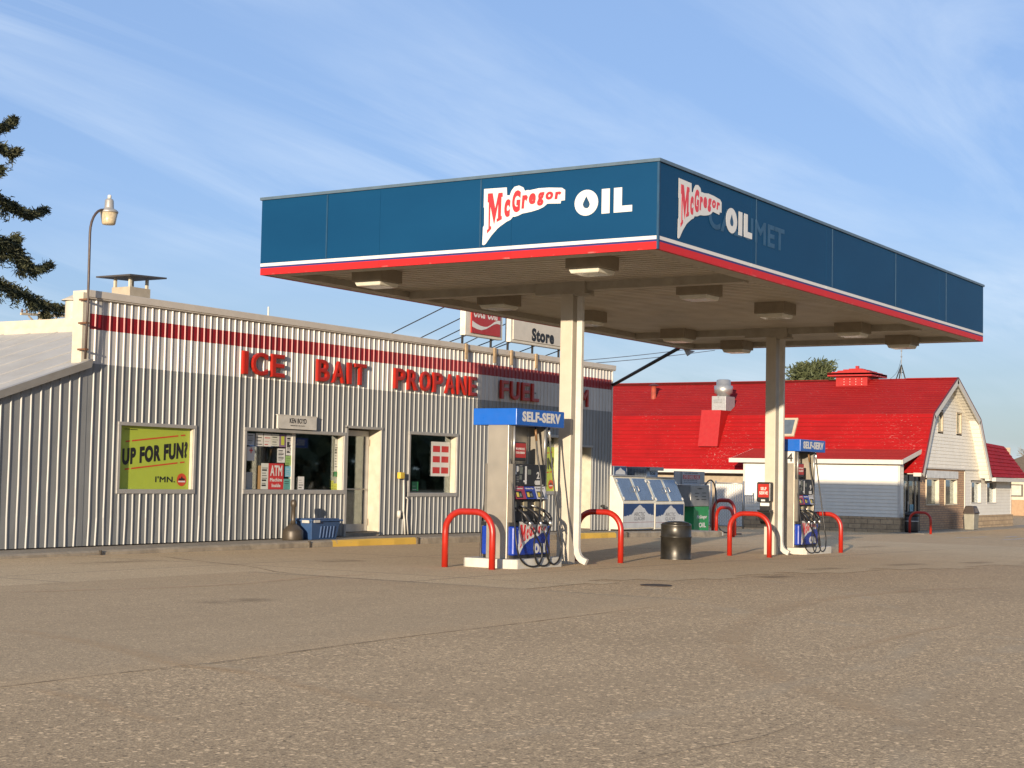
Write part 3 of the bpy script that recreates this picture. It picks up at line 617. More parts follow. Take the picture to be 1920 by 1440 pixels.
# ash post and tote
ah = thing('ash_receptacle', (24.22, 20.32, walk(24.2)), 'bronze bell shaped cigarette post below the wide shop window', 'ashtray')
bronze = M('bronze plastic', (.075, .06, .045), .4, .2, var=.2)
mb = MB(); mb.lathe((24.22, 20.32, walk(24.2)), [(.20, 0), (.205, .02), (.205, .17), (.19, .2), (.12, .27), (.055, .32)], 20); mb.build('base', bronze, ah, smooth=True)
mb = MB(); mb.lathe((24.22, 20.32, walk(24.2)), [(.055, .32), (.045, .4), (.04, .64), (.056, .66), (.062, .7), (.06, .75), (.04, .78), (.01, .79)], 16); mb.build('neck', bronze, ah, smooth=True)
tb = thing('storage_tote', (24.93, 20.3, walk(25)), 'blue plastic tote with ribbed front and lid on the pavement', 'bin')
tote_m = M('blue tote plastic', (.035, .085, .21), .45, var=.12)
mb = MB(); z = walk(25); A = [(24.55, 20.12, z), (25.32, 20.12, z), (25.32, 20.5, z), (24.55, 20.5, z)]; B = [(24.48, 20.07, z+.36), (25.39, 20.07, z+.36), (25.39, 20.55, z+.36), (24.48, 20.55, z+.36)]; mb.hexa(A, B)
for i in range(5): x = 24.78+i*.1; mb.hexa([(x, 20.10, z+.03), (x+.04, 20.10, z+.03), (x+.04, 20.14, z+.03), (x, 20.14, z+.03)], [(x-.005, 20.06, z+.27), (x+.035, 20.06, z+.27), (x+.035, 20.12, z+.27), (x-.005, 20.12, z+.27)])
mb.build('body', tote_m, tb, bevel=.012)
mb = MB(); mb.box(24.44, 25.43, 20.03, 20.59, z+.36, z+.395); mb.box(24.5, 25.37, 20.09, 20.53, z+.395, z+.415); mb.build('lid', tote_m, tb, bevel=.01)
mb = MB(); mb.box(24.435, 24.455, 20.1, 20.28, z+.33, z+.385); mb.box(24.5, 24.68, 20.02, 20.035, z+.34, z+.39); mb.build('latch', M('grey latch', (.5, .5, .48), .5), tb)

# yard lamp on the store corner
yl = thing('yard_lamp', (19.0, 20.55, 3.25), 'grey yard lamp on a curved brown pipe at the store corner', 'lamp')
mb = MB(); pts = [(19.0, 20.6, 3.3), (19.0, 20.58, 4.2), (18.97, 20.56, 5.35)]+[(18.97+.30*(1-math.cos(a)), 20.56, 5.45+.44*math.sin(a)) for a in [i*math.pi/2/7 for i in range(8)]]; mb.tube(pts, .022, 10); mb.build('pole', M('brown pipe', (.07, .05, .045), .5), yl, smooth=True)
mb = MB()
for z in (3.45, 3.9, 4.3): mb.box(18.96, 19.04, 20.57, 20.76, z, z+.03)
mb.build('clamp', M('rust', (.16, .07, .03), .8), yl)
mb = MB(); mb.lathe((19.385, 20.56, 5.65), [(.155, .20), (.16, .225), (.13, .255), (.085, .275), (.08, .30), (.075, .41), (.06, .44), (.03, .45)], 20); mb.build('housing', M('lamp aluminium', (.48, .46, .42), .45, .5), yl, smooth=True)
mb = MB(); mb.lathe((19.385, 20.56, 5.65), [(.105, .0), (.115, .02), (.15, .2)], 24); mb.build('refractor', M('amber refractor', (.55, .45, .29), .35, var=.2, scale=30), yl, smooth=True)
mb = MB(); mb.lathe((19.385, 20.56, 5.65), [(.033, .45), (.033, .5), (.025, .515)], 12); mb.build('photocell', white_paint, yl, smooth=True)
# chimney
ch = thing('chimney', (22.57, 23.23, 4.0), 'square beige chimney with a flat raised rain cap behind the parapet', 'chimney')
mb = MB(); mb.box(22.3, 22.85, 23.0, 23.5, 3.9, 5.02); mb.build('stack', M('chimney stucco', (.45, .39, .30), .8, var=.12, dirt=.3), ch)
mb = MB(); mb.slab([(22.08, 22.78, 5.2), (23.07, 22.78, 5.24), (23.07, 23.72, 5.24), (22.08, 23.72, 5.2)], (0, 0, .03)); mb.build('rain_cap', M('dark cap metal', (.06, .055, .055), .6), ch)
for (x, y) in ((22.33, 23.03), (22.78, 23.03), (22.33, 23.44), (22.78, 23.44)):
    mb = MB(); mb.box(x, x+.05, y, y+.05, 5.02, 5.2); mb.build('post', cream_paint, ch)
vt = thing('roof_vent', (24.5, 27.0, 4.4), 'round cream roof vent with conical hat behind the ridge', 'vent')
mb = MB(); mb.lathe((24.54, 27, 4.2), [(.2, 0), (.2, .95)], 20); mb.build('pipe', cream_paint, vt, auto=True)
mb = MB(); mb.lathe((24.54, 27, 5.13), [(.29, 0), (.28, .02), (.02, .15)], 20); mb.build('hat', cream_paint, vt)
mb = MB(); mb.cyl((26.39, 23.0, 4.2), (26.39, 23.0, 5.03), .02, .02, 8); tag(mb.build('roof_pipe', white_paint), 'thin white pipe standing above the store parapet', 'pipe')

# roof signs
cs = thing('drink_sign', (31.3, 20.72, 4.5), 'red drink sign with white wave in a cream box on the store roof', 'sign')
mb = MB(); mb.box(30.60, 32.20, 20.68, 20.83, 4.71, 5.95); mb.build('cabinet', M('sign cabinet cream', (.72, .69, .60), .5, dirt=.15), cs, bevel=.01)
mb = MB(); mb.box(30.82, 32.05, 20.648, 20.679, 4.78, 5.87); mb.build('face', M('red sign face', (.42, .022, .015), .35, var=.05), cs)
mb = MB(); rib = [(30.84, 5.06), (30.99, 5.01), (31.18, 4.97), (31.37, 4.96), (31.51, 4.98), (31.65, 5.04), (31.8, 5.12), (31.94, 5.16), (32.04, 5.16), (32.04, 5.07), (31.89, 5.08), (31.75, 5.05), (31.61, 4.99), (31.44, 4.92), (31.23, 4.87), (31.04, 4.88), (30.84, 4.92)]
mb.slab([(x, 20.646, z) for x, z in rib], (0, -.003, 0)); mb.text('Coca-Cola', (30.9, 20.646, 5.15), X_, Z_, 1.02, .42, .003, .0, .35); mb.build('lettering', letter_white, cs)
ss = thing('store_sign', (34.0, 20.72, 4.5), 'long cream Store sign on the roof beside the red drink sign', 'sign')
mb = MB(); mb.box(32.56, 35.2, 20.68, 20.84, 4.71, 5.6); mb.build('cabinet', MATS['sign cabinet cream'], ss, bevel=.01)
mb = MB(); mb.box(32.66, 35.12, 20.655, 20.679, 4.78, 5.53); mb.build('face', M('ivory sign face', (.66, .61, .52), .4, var=.05), ss)
mb = MB(); mb.text('Store', (33.50, 20.653, 4.80), X_, Z_, 1.07, .33, .003, .055); mb.build('lettering', letter_black, ss)
def sign_frame(root, xs, extra):
    for x in xs:
        mb = MB(); mb.box(x-.022, x+.022, 20.75, 20.79, 4.3, 4.71); mb.build('post', black_iron, root)
        mb = MB(); mb.box(x-.035, x+.045, 20.63, 20.668, 4.14, 4.505); mb.build('cleat', wood, root)
        mb = MB(); mb.tube([(x, 20.845, 5.55), (x-.1, 24.2, 4.25)], .013, 6); mb.build('brace', black_iron, root)
        mb = MB(); mb.tube([(x+.35, 20.845, 4.75), (x+.25, 22.6, 4.2)], .013, 6); mb.build('brace', black_iron, root)
    mb = MB(); mb.box(xs[0]-.4, xs[-1]+.4, 21.5, 21.54, 4.53, 4.57); mb.build('rail', black_iron, root)
    mb = MB(); mb.box(xs[0], xs[-1]+.7, 22.9, 22.94, 4.5, 4.54); mb.build('rail', black_iron, root)
sign_frame(cs, (30.62, 31.83), 0); sign_frame(ss, (32.58, 33.72, 35.0), 0)

# ------------------------------------------------------------------ canopy
CX0, CX1, CY0, CY1 = 19.28, 34.75, 9.9, 17.0
ZB, ZT = 4.58, 5.82
cp = thing('fuel_canopy', (27, 13.45, 0), 'big flat fuel canopy with blue fascia and red and white stripe', 'canopy')
def fascia(a, b, nseg):
    mb = MB(); a, b = Vector(a), Vector(b); nrm = (b-a).normalized().cross(Z_)
    for i in range(nseg):
        p0 = a+(b-a)*(i/nseg)+(b-a).normalized()*.002; p1 = a+(b-a)*((i+1)/nseg)-(b-a).normalized()*.002
        o = nrm*(.0012*((i*7) % 3-1))
        mb.slab([p0+o+Z_*ZB, p1+o+Z_*ZB, p1+o+Z_*(ZT-.04), p0+o+Z_*(ZT-.04)], -nrm*.05)
    return mb.build('fascia_panel', fascia_m, cp)
seam_m = M('fascia seam', (.008, .058, .128), .5)
for y in (15.66, 12.8): mb = MB(); mb.box(CX0-.009, CX0-.001, y-.012, y+.012, 4.77, ZT-.05); mb.build('seam_strip', seam_m, cp)
for x in (22.55, 25.75, 29.0, 32.1): mb = MB(); mb.box(x-.012, x+.012, CY0-.009, CY0-.001, 4.77, ZT-.05); mb.build('seam_strip', seam_m, cp)
mb = MB(); mb.box(CX0-.008, CX0+.022, CY0-.008, CY0+.022, ZB, ZT-.04); mb.build('corner_strip', seam_m, cp)
fascia((CX0, CY1, 0), (CX0, CY0, 0), 3); fascia((CX0, CY0, 0), (CX1, CY0, 0), 5); fascia((CX1, CY0, 0), (CX1, CY1, 0), 3); fascia((CX1, CY1, 0), (CX0, CY1, 0), 5)
mb = MB(); t_ = .06
for x0, x1, y0, y1 in ((CX0-.025, CX0+t_, CY0-.025, CY1+.025), (CX1-t_, CX1+.025, CY0-.025, CY1+.025), (CX0+t_, CX1-t_, CY0-.025, CY0+t_), (CX0+t_, CX1-t_, CY1-t_, CY1+.025)): mb.box(x0, x1, y0, y1, ZT-.04, ZT+.005)
mb.build('top_trim', M('fascia cap blue grey', (.09, .14, .19), .45), cp)
mb = MB(); mb.box(CX0+.06, CX1-.06, CY0+.06, CY1-.06, 5.3, 5.36); mb.build('deck', galv, cp)
# corrugated soffit, ribs across the canopy
mb = MB(); x = CX0+.30; per = .2
while x < CX1-.3:
    prof = [(0, 4.765), (.012, 4.69), (.135, 4.69), (.147, 4.765), (.2, 4.765)]
    for (a, za), (b, zb) in zip(prof, prof[1:]):
        xb = min(x+b, CX1-.3); mb.quad((x+a, CY0+.3, za), (x+a, CY1-.3, za), (xb, CY1-.3, zb), (xb, CY0+.3, zb))
    x += per
mb.build('soffit', soffit_m, cp)
mb = MB(); e_ = .34
for x0, x1, y0, y1 in ((CX0+.055, CX0+e_, CY0+.055, CY1-.055), (CX1-e_, CX1-.055, CY0+.055, CY1-.055), (CX0+e_, CX1-e_, CY0+.055, CY0+e_), (CX0+e_, CX1-e_, CY1-e_, CY1-.055)): mb.box(x0, x1, y0, y1, ZB+.005, 4.76)
mb.build('soffit_rim', beam_m, cp)
for x in (22.96, 31.51):
    mb = MB(); mb.box(x-.10, x+.10, CY0+e_+.002, CY1-e_-.002, 4.555, 4.699); mb.build('beam', beam_m, cp)
    mb = MB(); mb.box(x-.16, x+.16, 13.05, 14.0, 4.50, 4.70); mb.build('cap_plate', beam_m, cp)
for x, zg in ((22.85, g(22.9, 13.4)), (31.40, g(31.5, 13.4))):
    c = MB(); c.box(x, x+.22, 13.30, 13.53, zg-.02, 4.53); c.build('column', column_m, cp, bevel=.006)
    dsp = MB(); xa = x+.05
    def ring(cx_, cy_, cz_, ang, ww=.05, dd=.035):
        u = Vector((0, math.cos(ang), math.sin(ang)))
        return [Vector((cx_-dd, cy_, cz_))-u*ww, Vector((cx_+dd, cy_, cz_))-u*ww, Vector((cx_+dd, cy_, cz_))+u*ww, Vector((cx_-dd, cy_, cz_))+u*ww]
    path = [(13.19, 4.47, 0), (13.19, zg+.28, 0), (13.175, zg+.20, -.35), (13.14, zg+.13, -.75), (13.09, zg+.085, -1.05), (13.0, zg+.05, -1.1)]
    for (ya, za, aa), (yb2, zb2, ab2) in zip(path, path[1:]):
        dsp.hexa(ring(xa+.03, yb2, zb2, ab2), ring(xa+.03, ya, za, aa))
    dsp.build('downspout', white_paint, cp)
    mb = MB(); mb.box(x+.0, x+.16, 12.98, 13.29, 4.46, 4.50); mb.build('gutter_elbow', beam_m, cp)
def lamp(x, y):
    mb = MB(); mb.box(x-.29, x+.29, y-.29, y+.29, 4.49, 4.715); o = mb.build('light_fixture', lamp_box, cp, bevel=.01)
    q = MB(); A = [(x-.26, y-.26, 4.49), (x+.26, y-.26, 4.49), (x+.26, y+.26, 4.49), (x-.26, y+.26, 4.49)]; B = [(x-.23, y-.23, 4.42), (x+.23, y-.23, 4.42), (x+.23, y+.23, 4.42), (x-.23, y+.23, 4.42)]; q.hexa(B, A)
    q.build('lens', lens_m, o, bevel=.015)
for x in (20.25, 23.85, 27.02, 31.0, 34.05):
    for y in (11.47, 15.4): lamp(x, y)
mb = MB(); mb.slab([(34.35, 16.9, 4.57), (34.95, 16.9, 4.57), (34.55, 16.9, 4.42)], (0, .02, 0)); mb.build('hanging_tab', galv, cp)
# lettering on the fascia
LW = [(0.035, 0.825), (0.427, 0.817), (0.434, 0.701), (0.481, 0.698), (0.505, 0.76), (0.556, 0.815), (0.635, 0.828), (0.708, 0.795), (0.736, 0.743), (0.789, 0.751), (0.813, 0.745), (0.939, 0.758), (0.963, 0.762), (1.143, 0.757), (1.353, 0.737), (1.405, 0.702), (1.404, 0.555), (1.342, 0.555), (1.335, 0.515), (1.117, 0.529), (1.055, 0.486), (0.969, 0.456), (0.851, 0.433), (0.701, 0.417), (0.63, 0.391), (0.566, 0.379), (0.542, 0.383), (0.502, 0.342), (0.438, 0.319), (0.327, 0.258), (0.279, 0.227), (0.247, 0.195), (0.175, 0.13), (0.08, 0.015), (0.047, 0.0), (0.022, 0.009), (0.029, 0.264), (0.048, 0.291), (0.045, 0.547), (0.034, 0.555)]
LM = [(0.103, 0.753), (0.188, 0.752), (0.236, 0.526), (0.286, 0.747), (0.359, 0.747), (0.362, 0.685), (0.341, 0.684), (0.336, 0.412), (0.352, 0.405), (0.353, 0.358), (0.265, 0.324), (0.264, 0.37), (0.285, 0.378), (0.286, 0.589), (0.222, 0.286), (0.153, 0.56), (0.15, 0.27), (0.173, 0.271), (0.174, 0.23), (0.104, 0.165), (0.099, 0.215), (0.125, 0.237), (0.122, 0.62), (0.102, 0.625)]
LD = [(1.748, 0.578), (1.771, 0.533), (1.798, 0.485), (1.804, 0.458), (1.796, 0.428), (1.774, 0.409), (1.751, 0.406), (1.723, 0.414), (1.702, 0.435), (1.693, 0.466), (1.701, 0.492), (1.726, 0.537)]
LL = [('c', 0.392, 0.384, 0.495, 0.644, .0), ('G', 0.524, 0.443, 0.669, 0.761, .0), ('r', 0.683, 0.487, 0.79, 0.683, .0), ('e', 0.805, 0.539, 0.921, 0.7, 0.), ('g', 0.944, 0.508, 1.066, 0.702, 0.), ('o', 1.084, 0.583, 1.211, 0.7, 0.), ('r', 1.233, 0.581, 1.347, 0.689, 0.)]
def oil_logo(parent, P, U, V, dark, sc=1., oil=(1.562, .311, .915, .366), dropc=None, name='company_logo'):
    P, U, V = Vector(P), Vector(U), Vector(V); Nn = U.cross(V)
    def q(u, v, d): return P+(U*u+V*v)*sc+Nn*d
    mb = MB(); mb.slab([q(*p, 0) for p in LW], Nn*.003); mb.build(name, letter_white, parent)
    mb = MB(); mb.slab([q(*p, .0032) for p in LM], Nn*.002)
    for c, u0, v0, u1, v1, _ in LL: mb.text(c, q(u0, v0, .0032), U, V, (u1-u0)*sc, (v1-v0)*sc, .002, .06, .12)
    mb.build('logo_lettering', letter_red, parent)
    ou, ov, ow, oh = oil; mb = MB()
    ring_ = [(ou+.415*ow*(.5+.5*math.cos(a)), ov+oh*(.5+.5*math.sin(a))) for a in [2*math.pi*i/28 for i in range(28)]]
    mb.slab([q(*p, 0) for p in ring_], Nn*.003)
    for c, a, b in (('I', .475, .615), ('L', .685, 1.0)):
        if c == 'I': mb.slab([q(ou+ow*a, ov+.01, 0), q(ou+ow*b, ov+.01, 0), q(ou+ow*b, ov+oh-.01, 0), q(ou+ow*a, ov+oh-.01, 0)], Nn*.003)
        else: mb.slab([q(ou+ow*x_, ov+.01+(oh-.02)*y_, 0) for x_, y_ in ((a, 0), (b, 0), (b, .26), (a+.14, .26), (a+.14, 1), (a, 1))], Nn*.003)
    mb.build('logo_oil', letter_white, parent)
    cx_ = ou+.2075*ow; cyy_ = ov+oh*.46; s = ow/.915
    mb = MB(); mb.slab([q(cx_+(u-1.748)*s, cyy_+(v-.47)*s, .0032) for u, v in LD], Nn*.002); mb.build('logo_drop', dark, parent)
fascia_blue = M('fascia blue', (.005, .051, .12), .4, var=.06)
oil_logo(cp, (CX0-.006, 12.78, 4.80), mY, Z_, fascia_blue)
oil_logo(cp, (19.83, CY0-.006, 4.80), X_, Z_, fascia_blue, 1.03)
mb = MB(); mb.text('CALUMET', (20.85, CY0-.004, 5.10), X_, Z_, 2.8, .36, .001, .03); mb.build('ghost_lettering', M('faded lettering ghost', (.005, .060, .135), .4, var=.15), cp)
mb = MB(); mb.tube([(37.79, 20.7, 3.97), (34.35, 17.04, 4.60)], .045, 8); tag(mb.build('conduit_pole', black_iron, smooth=True), 'black pipe running from the store corner up to the canopy', 'pipe')

# ------------------------------------------------------------------ pumps and islands
island_m = M('island paint', (.62, .60, .53), .7, var=.1, scale=5, dirt=.5, dirtc=(.22, .2, .18))
def island(x0, x1, y0, y1, label):
    z = g((x0+x1)/2, y0); mb = MB(); c = .07
    pts = [(x0+c, y0), (x1-c, y0), (x1, y0+c), (x1, y1-c), (x1-c, y1), (x0+c, y1), (x0, y1-c), (x0, y0+c)]
    mb.slab([(a, b, z-.1) for a, b in pts], (0, 0, .25)); return tag(mb.build('pump_island', island_m, bevel=.015), label, 'kerb', 'pump islands')
island(20.68, 22.15, 12.97, 13.96, 'grey painted concrete island under the nearer pump')
island(32.28, 33.85, 12.95, 13.66, 'grey painted concrete island under the farther pump')
HO = [[(0.08, -0.18, 2.02), (0.06, -0.24, 1.69), (0.0, -0.36, 1.04), (-0.05, -0.42, 0.71), (-0.14, -0.52, 0.31), (-0.1, -0.55, 0.07), (0.09, -0.55, -0.07), (0.31, -0.55, -0.12), (0.49, -0.55, -0.09), (0.58, -0.55, 0.03), (0.54, -0.55, 0.2), (0.41, -0.53, 0.36), (0.34, -0.48, 0.5)],
 [(0.76, -0.28, 2.05), (0.73, -0.34, 1.63), (0.71, -0.43, 1.21), (0.65, -0.46, 0.79), (0.42, -0.52, 0.38), (0.34, -0.55, 0.14), (0.45, -0.55, -0.07), (0.65, -0.55, -0.12), (0.79, -0.55, -0.07), (0.8, -0.55, 0.08), (0.7, -0.54, 0.34), (0.66, -0.48, 0.5)],
 [(1.17, -0.28, 2.06), (1.15, -0.36, 1.47), (1.17, -0.45, 0.79), (1.17, -0.51, 0.37), (1.2, -0.53, 0.15), (1.1, -0.55, -0.04), (0.92, -0.55, -0.1), (0.76, -0.55, 0.0), (0.68, -0.55, 0.21), (0.75, -0.54, 0.38), (0.95, -0.48, 0.5)]]
def smooth_path(p, n=4):
    p = [Vector(q) for q in p]; o = []
    for i in range(len(p)-1):
        a, b, c, d = p[max(i-1, 0)], p[i], p[i+1], p[min(i+2, len(p)-1)]
        for j in range(n):
            t = j/n; o.append(.5*((2*b)+(c-a)*t+(2*a-5*b+4*c-d)*t*t+(3*b-a-3*c+d)*t**3))
    return o+[p[-1]]
mark_red = M('grade red', (.36, .03, .05), .4); mark_blue = M('grade blue', (.02, .04, .30), .4); mark_grey = M('grade white', (.66, .66, .68), .4); yellow_b = M('yellow button', (.70, .55, .08), .5); screen_m = M('grey screen', (.16, .18, .16), .25)
dull_gold = M('tarnished plate', (.40, .36, .25), .5, .3)
def make_pump(label, number):
    t = thing('fuel_pump', (0, 0, 0), label, 'fuel pump', 'fuel pumps under the canopy'); B = lambda mb, n, m, par=t, **kw: mb.build(n, m, par, local=True, **kw)
    mb = MB(); mb.box(.0, 1.45, -.40, .40, 2.06, 2.32); v = B(mb, 'valance', blue_sign, bevel=.01)
    mb = MB(); mb.text('SELF-SERV', (.17, -.402, 2.12), X_, Z_, 1.16, .16, .003, .05); mb.text('SELF-SERV', (1.30, .402, 2.12), -X_, Z_, 1.16, .16, .003, .05); B(mb, 'lettering', letter_white, v)
    mb = MB(); mb.box(-.03, .10, -.28, .10, 0, 2.06); B(mb, 'end_panel', steel, bevel=.008)
    mb = MB(); mb.box(1.03, 1.10, -.30, .12, 0, 2.06); B(mb, 'end_panel', steel, bevel=.008)
    mb = MB(); mb.box(.02, 1.12, -.38, .22, .05, .50); cab = B(mb, 'lower_cabinet', blue_cab, bevel=.03)
    mb = MB(); mb.box(.05, 1.1, -.36, .2, 0, .05); mb.box(.02, 1.12, -.375, .22, .503, .56); B(mb, 'plinth', black_plastic)
    for k_ in (0, 1):
        s = -1 if k_ == 0 else 1
        P = (.13, -.384, .06) if k_ == 0 else (1.06, .224, .06)
        oil_logo(cab, P if k_ == 0 else P, X_ if k_ == 0 else -X_, Z_, blue_cab, .62 if True else 1, (.75, .02, .66, .25))
    for o in list(cab.children):      # logo was built in world space at the origin: same numbers, local frame
        pass
    mb = MB(); mb.box(.10, 1.03, -.24, .18, .56, .92); noz_box = B(mb, 'nozzle_boot', black_plastic, bevel=.015)
    for x in (.14, .46, .80): mb = MB(); mb.box(x+.02, x+.12, -.265, -.238, .73, .88); B(mb, 'boot_plate', dull_gold, noz_box)
    mb = MB(); mb.box(.08, 1.04, -.32, .16, 1.12, 1.46); hd = B(mb, 'display_head', black_plastic, bevel=.012)
    mb = MB(); mb.box(.0, .075, -.35, .16, .56, 1.46); B(mb, 'head_side', M('head side grey', (.20, .185, .16), .5, .3))
    y = -.3215
    mb = MB(); mb.mat(0)
    for (a, z0, b, z1) in ((.13, 1.34, .20, 1.43), (.12, 1.30, .16, 1.345), (.21, 1.35, .225, 1.42), (.40, 1.15, .455, 1.43), (.36, 1.18, .4, 1.21), (.71, 1.14, .86, 1.21), (.69, 1.155, .70, 1.2), (.90, 1.13, .96, 1.145), (.24, 1.43, .32, 1.436)): mb.quad((a, y, z0), (b, y, z0), (b, y, z1), (a, y, z1))
    mb.text(number, (.755, y+.0005, 1.235), X_, Z_, .085, .11, .002, .03)
    mb.mat(1); mb.quad((.25, y, 1.31), (.34, y, 1.31), (.34, y, 1.415), (.25, y, 1.415)); mb.quad((.24, y, 1.22), (.31, y, 1.22), (.31, y, 1.29), (.24, y, 1.29)); mb.quad((.48, y, 1.3), (.58, y, 1.3), (.58, y, 1.38), (.48, y, 1.38))
    mb.mat(2)
    for i in range(3):
        for j in range(3): mb.quad((.14+i*.03, y, 1.18+j*.035), (.16+i*.03, y, 1.18+j*.035), (.16+i*.03, y, 1.2+j*.035), (.14+i*.03, y, 1.2+j*.035))
    B(mb, 'display_markings', [letter_white, screen_m, M('key grey', (.2, .2, .2), .5)], hd)
    edges = [.09, .40, .72, 1.04]; ms = (mark_red, mark_blue, mark_grey); names = ('Unleaded', 'Unleaded Plus', 'Premium')
    for i in range(3):
        a, b = edges[i], edges[i+1]; sh = .03
        A = [(a, -.36, .92), (b, -.36, .92), (b, -.24, .92), (a, -.24, .92)]; Bq = [(a, -.30, 1.115), (b, -.30, 1.115), (b, -.24, 1.115), (a, -.24, 1.115)]
        mb = MB(); mb.hexa(A, Bq); gp = B(mb, 'grade_panel', ms[i])
        def P_(u, v_): return Vector((a+(b-a)*u, -.362+.06*v_, .92+.195*v_))
        mb = MB(); mb.mat(0); V2 = (P_(0, 1)-P_(0, 0)).normalized()
        mb.text(names[i], P_(.1, .78), X_, V2, (b-a)*.75, .025, .001, .02)
        mb.mat(1); mb.quad(P_(.12, .1), P_(.72, .1), P_(.66, .62), P_(.08, .62))
        for (u0, u1, mi) in ((.14, .36, 2),):
            mb.mat(mi); mb.quad(*[P_(u, v_)+Vector((0, -.002, .0)) for u, v_ in ((u0, .17), (u1, .17), (u1, .52), (u0, .52))])
        mb.mat(3); mb.quad(*[P_(u, v_)+Vector((0, -.002, .0)) for u, v_ in ((.42, .2), (.62, .2), (.6, .45), (.42, .45))])
        B(mb, 'grade_button', [letter_white if i < 2 else letter_black, letter_black, yellow_b, screen_m], gp)
    # open hose mast
    mb = MB(); mb.box(.42, .98, .0, .04, 1.46, 2.06); B(mb, 'back_plate', M('mast grey', (.30, .30, .29), .45, .4))
    mb = MB(); mb.box(.50, .84, -.012, -.001, 1.66, 1.78); mb.mat(1); mb.box(.48, .86, -.014, -.0125, 1.69, 1.71); mb.box(.48, .86, -.014, -.0125, 1.735, 1.75); B(mb, 'mast_label', [paper, letter_black])
    for x, yy in ((.10, -.3), (1.02, -.3), (.10, .12)): mb = MB(); mb.cyl((x, yy, 1.46), (x, yy, 2.06), .018, .018, 8); B(mb, 'mast_post', alu, smooth=True)
    mb = MB(); mb.box(.10, .46, -.30, -.25, 1.51, 1.80); sg = B(mb, 'thank_you_sign', black_plastic, bevel=.01)
    mb = MB(); mb.box(.115, .445, -.303, -.3005, 1.56, 1.785); B(mb, 'sign_face', M('sign face red', (.45, .03, .02), .4), sg)
    mb = MB(); mb.text('WE APPRECIATE', (.15, -.3035, 1.68), X_, Z_, .26, .035, .001, .02); mb.text('YOUR BUSINESS!', (.15, -.3035, 1.62), X_, Z_, .26, .035, .001, .02); B(mb, 'lettering', letter_white, sg)
    silver = M('silver fitting', (.70, .69, .66), .3, .8)
    for side in (-1, 1):
        for i, h in enumerate(HO):
            pts = [((x if side < 0 else max(x, .12)), (yy if side < 0 else min(-.16-yy, .29)), max(z, -.115)) for x, yy, z in h]
            if side > 0: pts = [(x, yy+(0), z) for x, yy, z in pts]
            mb = MB(); mb.tube(smooth_path(pts), .0145, 8); B(mb, 'hose', rubber, smooth=True)
            sp_ = lambda x, z, yy: Vector((x, yy if side < 0 else -.16-yy, z))
            bx = (.06, .40, .75)[i]; ex = h[-1][0]
            mb = MB(); path = [(bx+.03, .80, -.26), (bx+.12, .765, -.33), (bx+.19, .70, -.40), (bx+.23, .62, -.45), (ex-.02, .56, -.475)]
            mb.tube(smooth_path([sp_(*q) for q in ((a, b, c) for a, b, c in path)], 3), [.016]*4+[.024]*3+[.034]*3+[.03]*3, 8); nz = B(mb, 'nozzle', black_plastic, smooth=True)
            mb = MB(); mb.tube(smooth_path([sp_(bx+.16, .70, -.39), sp_(bx+.12, .60, -.43), sp_(bx+.16, .55, -.45), sp_(ex-.03, .56, -.47)], 4), .011, 6); B(mb, 'guard', black_plastic, nz, smooth=True)
            mb = MB(); mb.cyl(sp_(bx-.0, .82, -.24), sp_(bx+.06, .79, -.29), .013, .013, 8); mb.cyl(sp_(ex-.03, .57, -.475), sp_(ex+.01, .49, -.482), .026, .018, 10); B(mb, 'swivel', silver, nz, smooth=True)
            mb = MB(); p0 = Vector(pts[0]); p1 = Vector(pts[1]); d_ = (p1-p0).normalized(); mb.tube([p0+d_*.02, p0+d_*.08, p0+d_*.22], [.02, .024, .018], 8); B(mb, 'breakaway', [silver, M('bronze fitting', (.22, .12, .05), .5, .4), silver][i], smooth=True)
    return t
pump = make_pump('nearer blue and steel fuel pump with black hoses', '2')
pump.location = (20.85, 13.5, g(21.5, 13)+.15)
pump2 = make_pump('farther fuel pump with a number 4 plate on its steel end', '9')
pump2.location = (32.30, 13.5, g(32.8, 13)+.15)
mb = MB(); mb.box(-.034, -.031, -.275, -.10, 1.80, 2.05); mb.mat(1); mb.text('4', (-.0345, -.12, 1.835), mY, Z_, .12, .18, .001, .025); mb.build('number_plate', [letter_white, letter_black], pump2, local=True)

# bollards
def make_bollard():
    t = MB(); L, H, r_ = .86, .86, .31; pts = [(0, L/2, -.15), (0, L/2, H-r_)]
    pts += [(0, L/2-r_+r_*math.cos(a), H-r_+r_*math.sin(a)) for a in [math.pi/2*i/8 for i in range(1, 9)]]
    pts += [(0, -L/2+r_-r_*math.cos(a), H-r_+r_*math.sin(a)) for a in [math.pi/2*i/8 for i in range(8, 0, -1)]]+[(0, -L/2, H-r_), (0, -L/2, -.15)]
    t.tube(pts, .05, 14)
    return t.build('guard_bollard', red_paint, smooth=True, local=True)
b0 = make_bollard(); first = True
for x, y, rz_, lab in ((20.25, 13.54, 0, 'red U shaped guard rail at the near end of the nearer pump island'), (24.17, 13.47, 0, 'red U shaped guard rail just behind the nearer canopy column'),
    (29.72, 13.12, 0, 'red U shaped guard rail in front of the farther canopy column'), (34.35, 13.38, 0, 'red U shaped guard rail behind the farther pump'),
    (43.3, 19.9, R(-30), 'red U shaped guard rail standing in sun by the diesel pump'), (46.2, 21.27, R(-8), 'dark shaded red U shaped guard rail before the white fence'), (63.6, 20.63, R(0), 'dark red U shaped guard rail by the restaurant door')):
    o = b0 if first else b0.copy()
    if not first: COL.objects.link(o)
    first = False; o.location = (x, y, g(x, y)); o.rotation_euler = (0, 0, rz_); o.scale = (1, .95, 1.27) if 46 < x < 47 else (1, 1, 1); tag(o, lab, 'bollard', 'red guard rails')
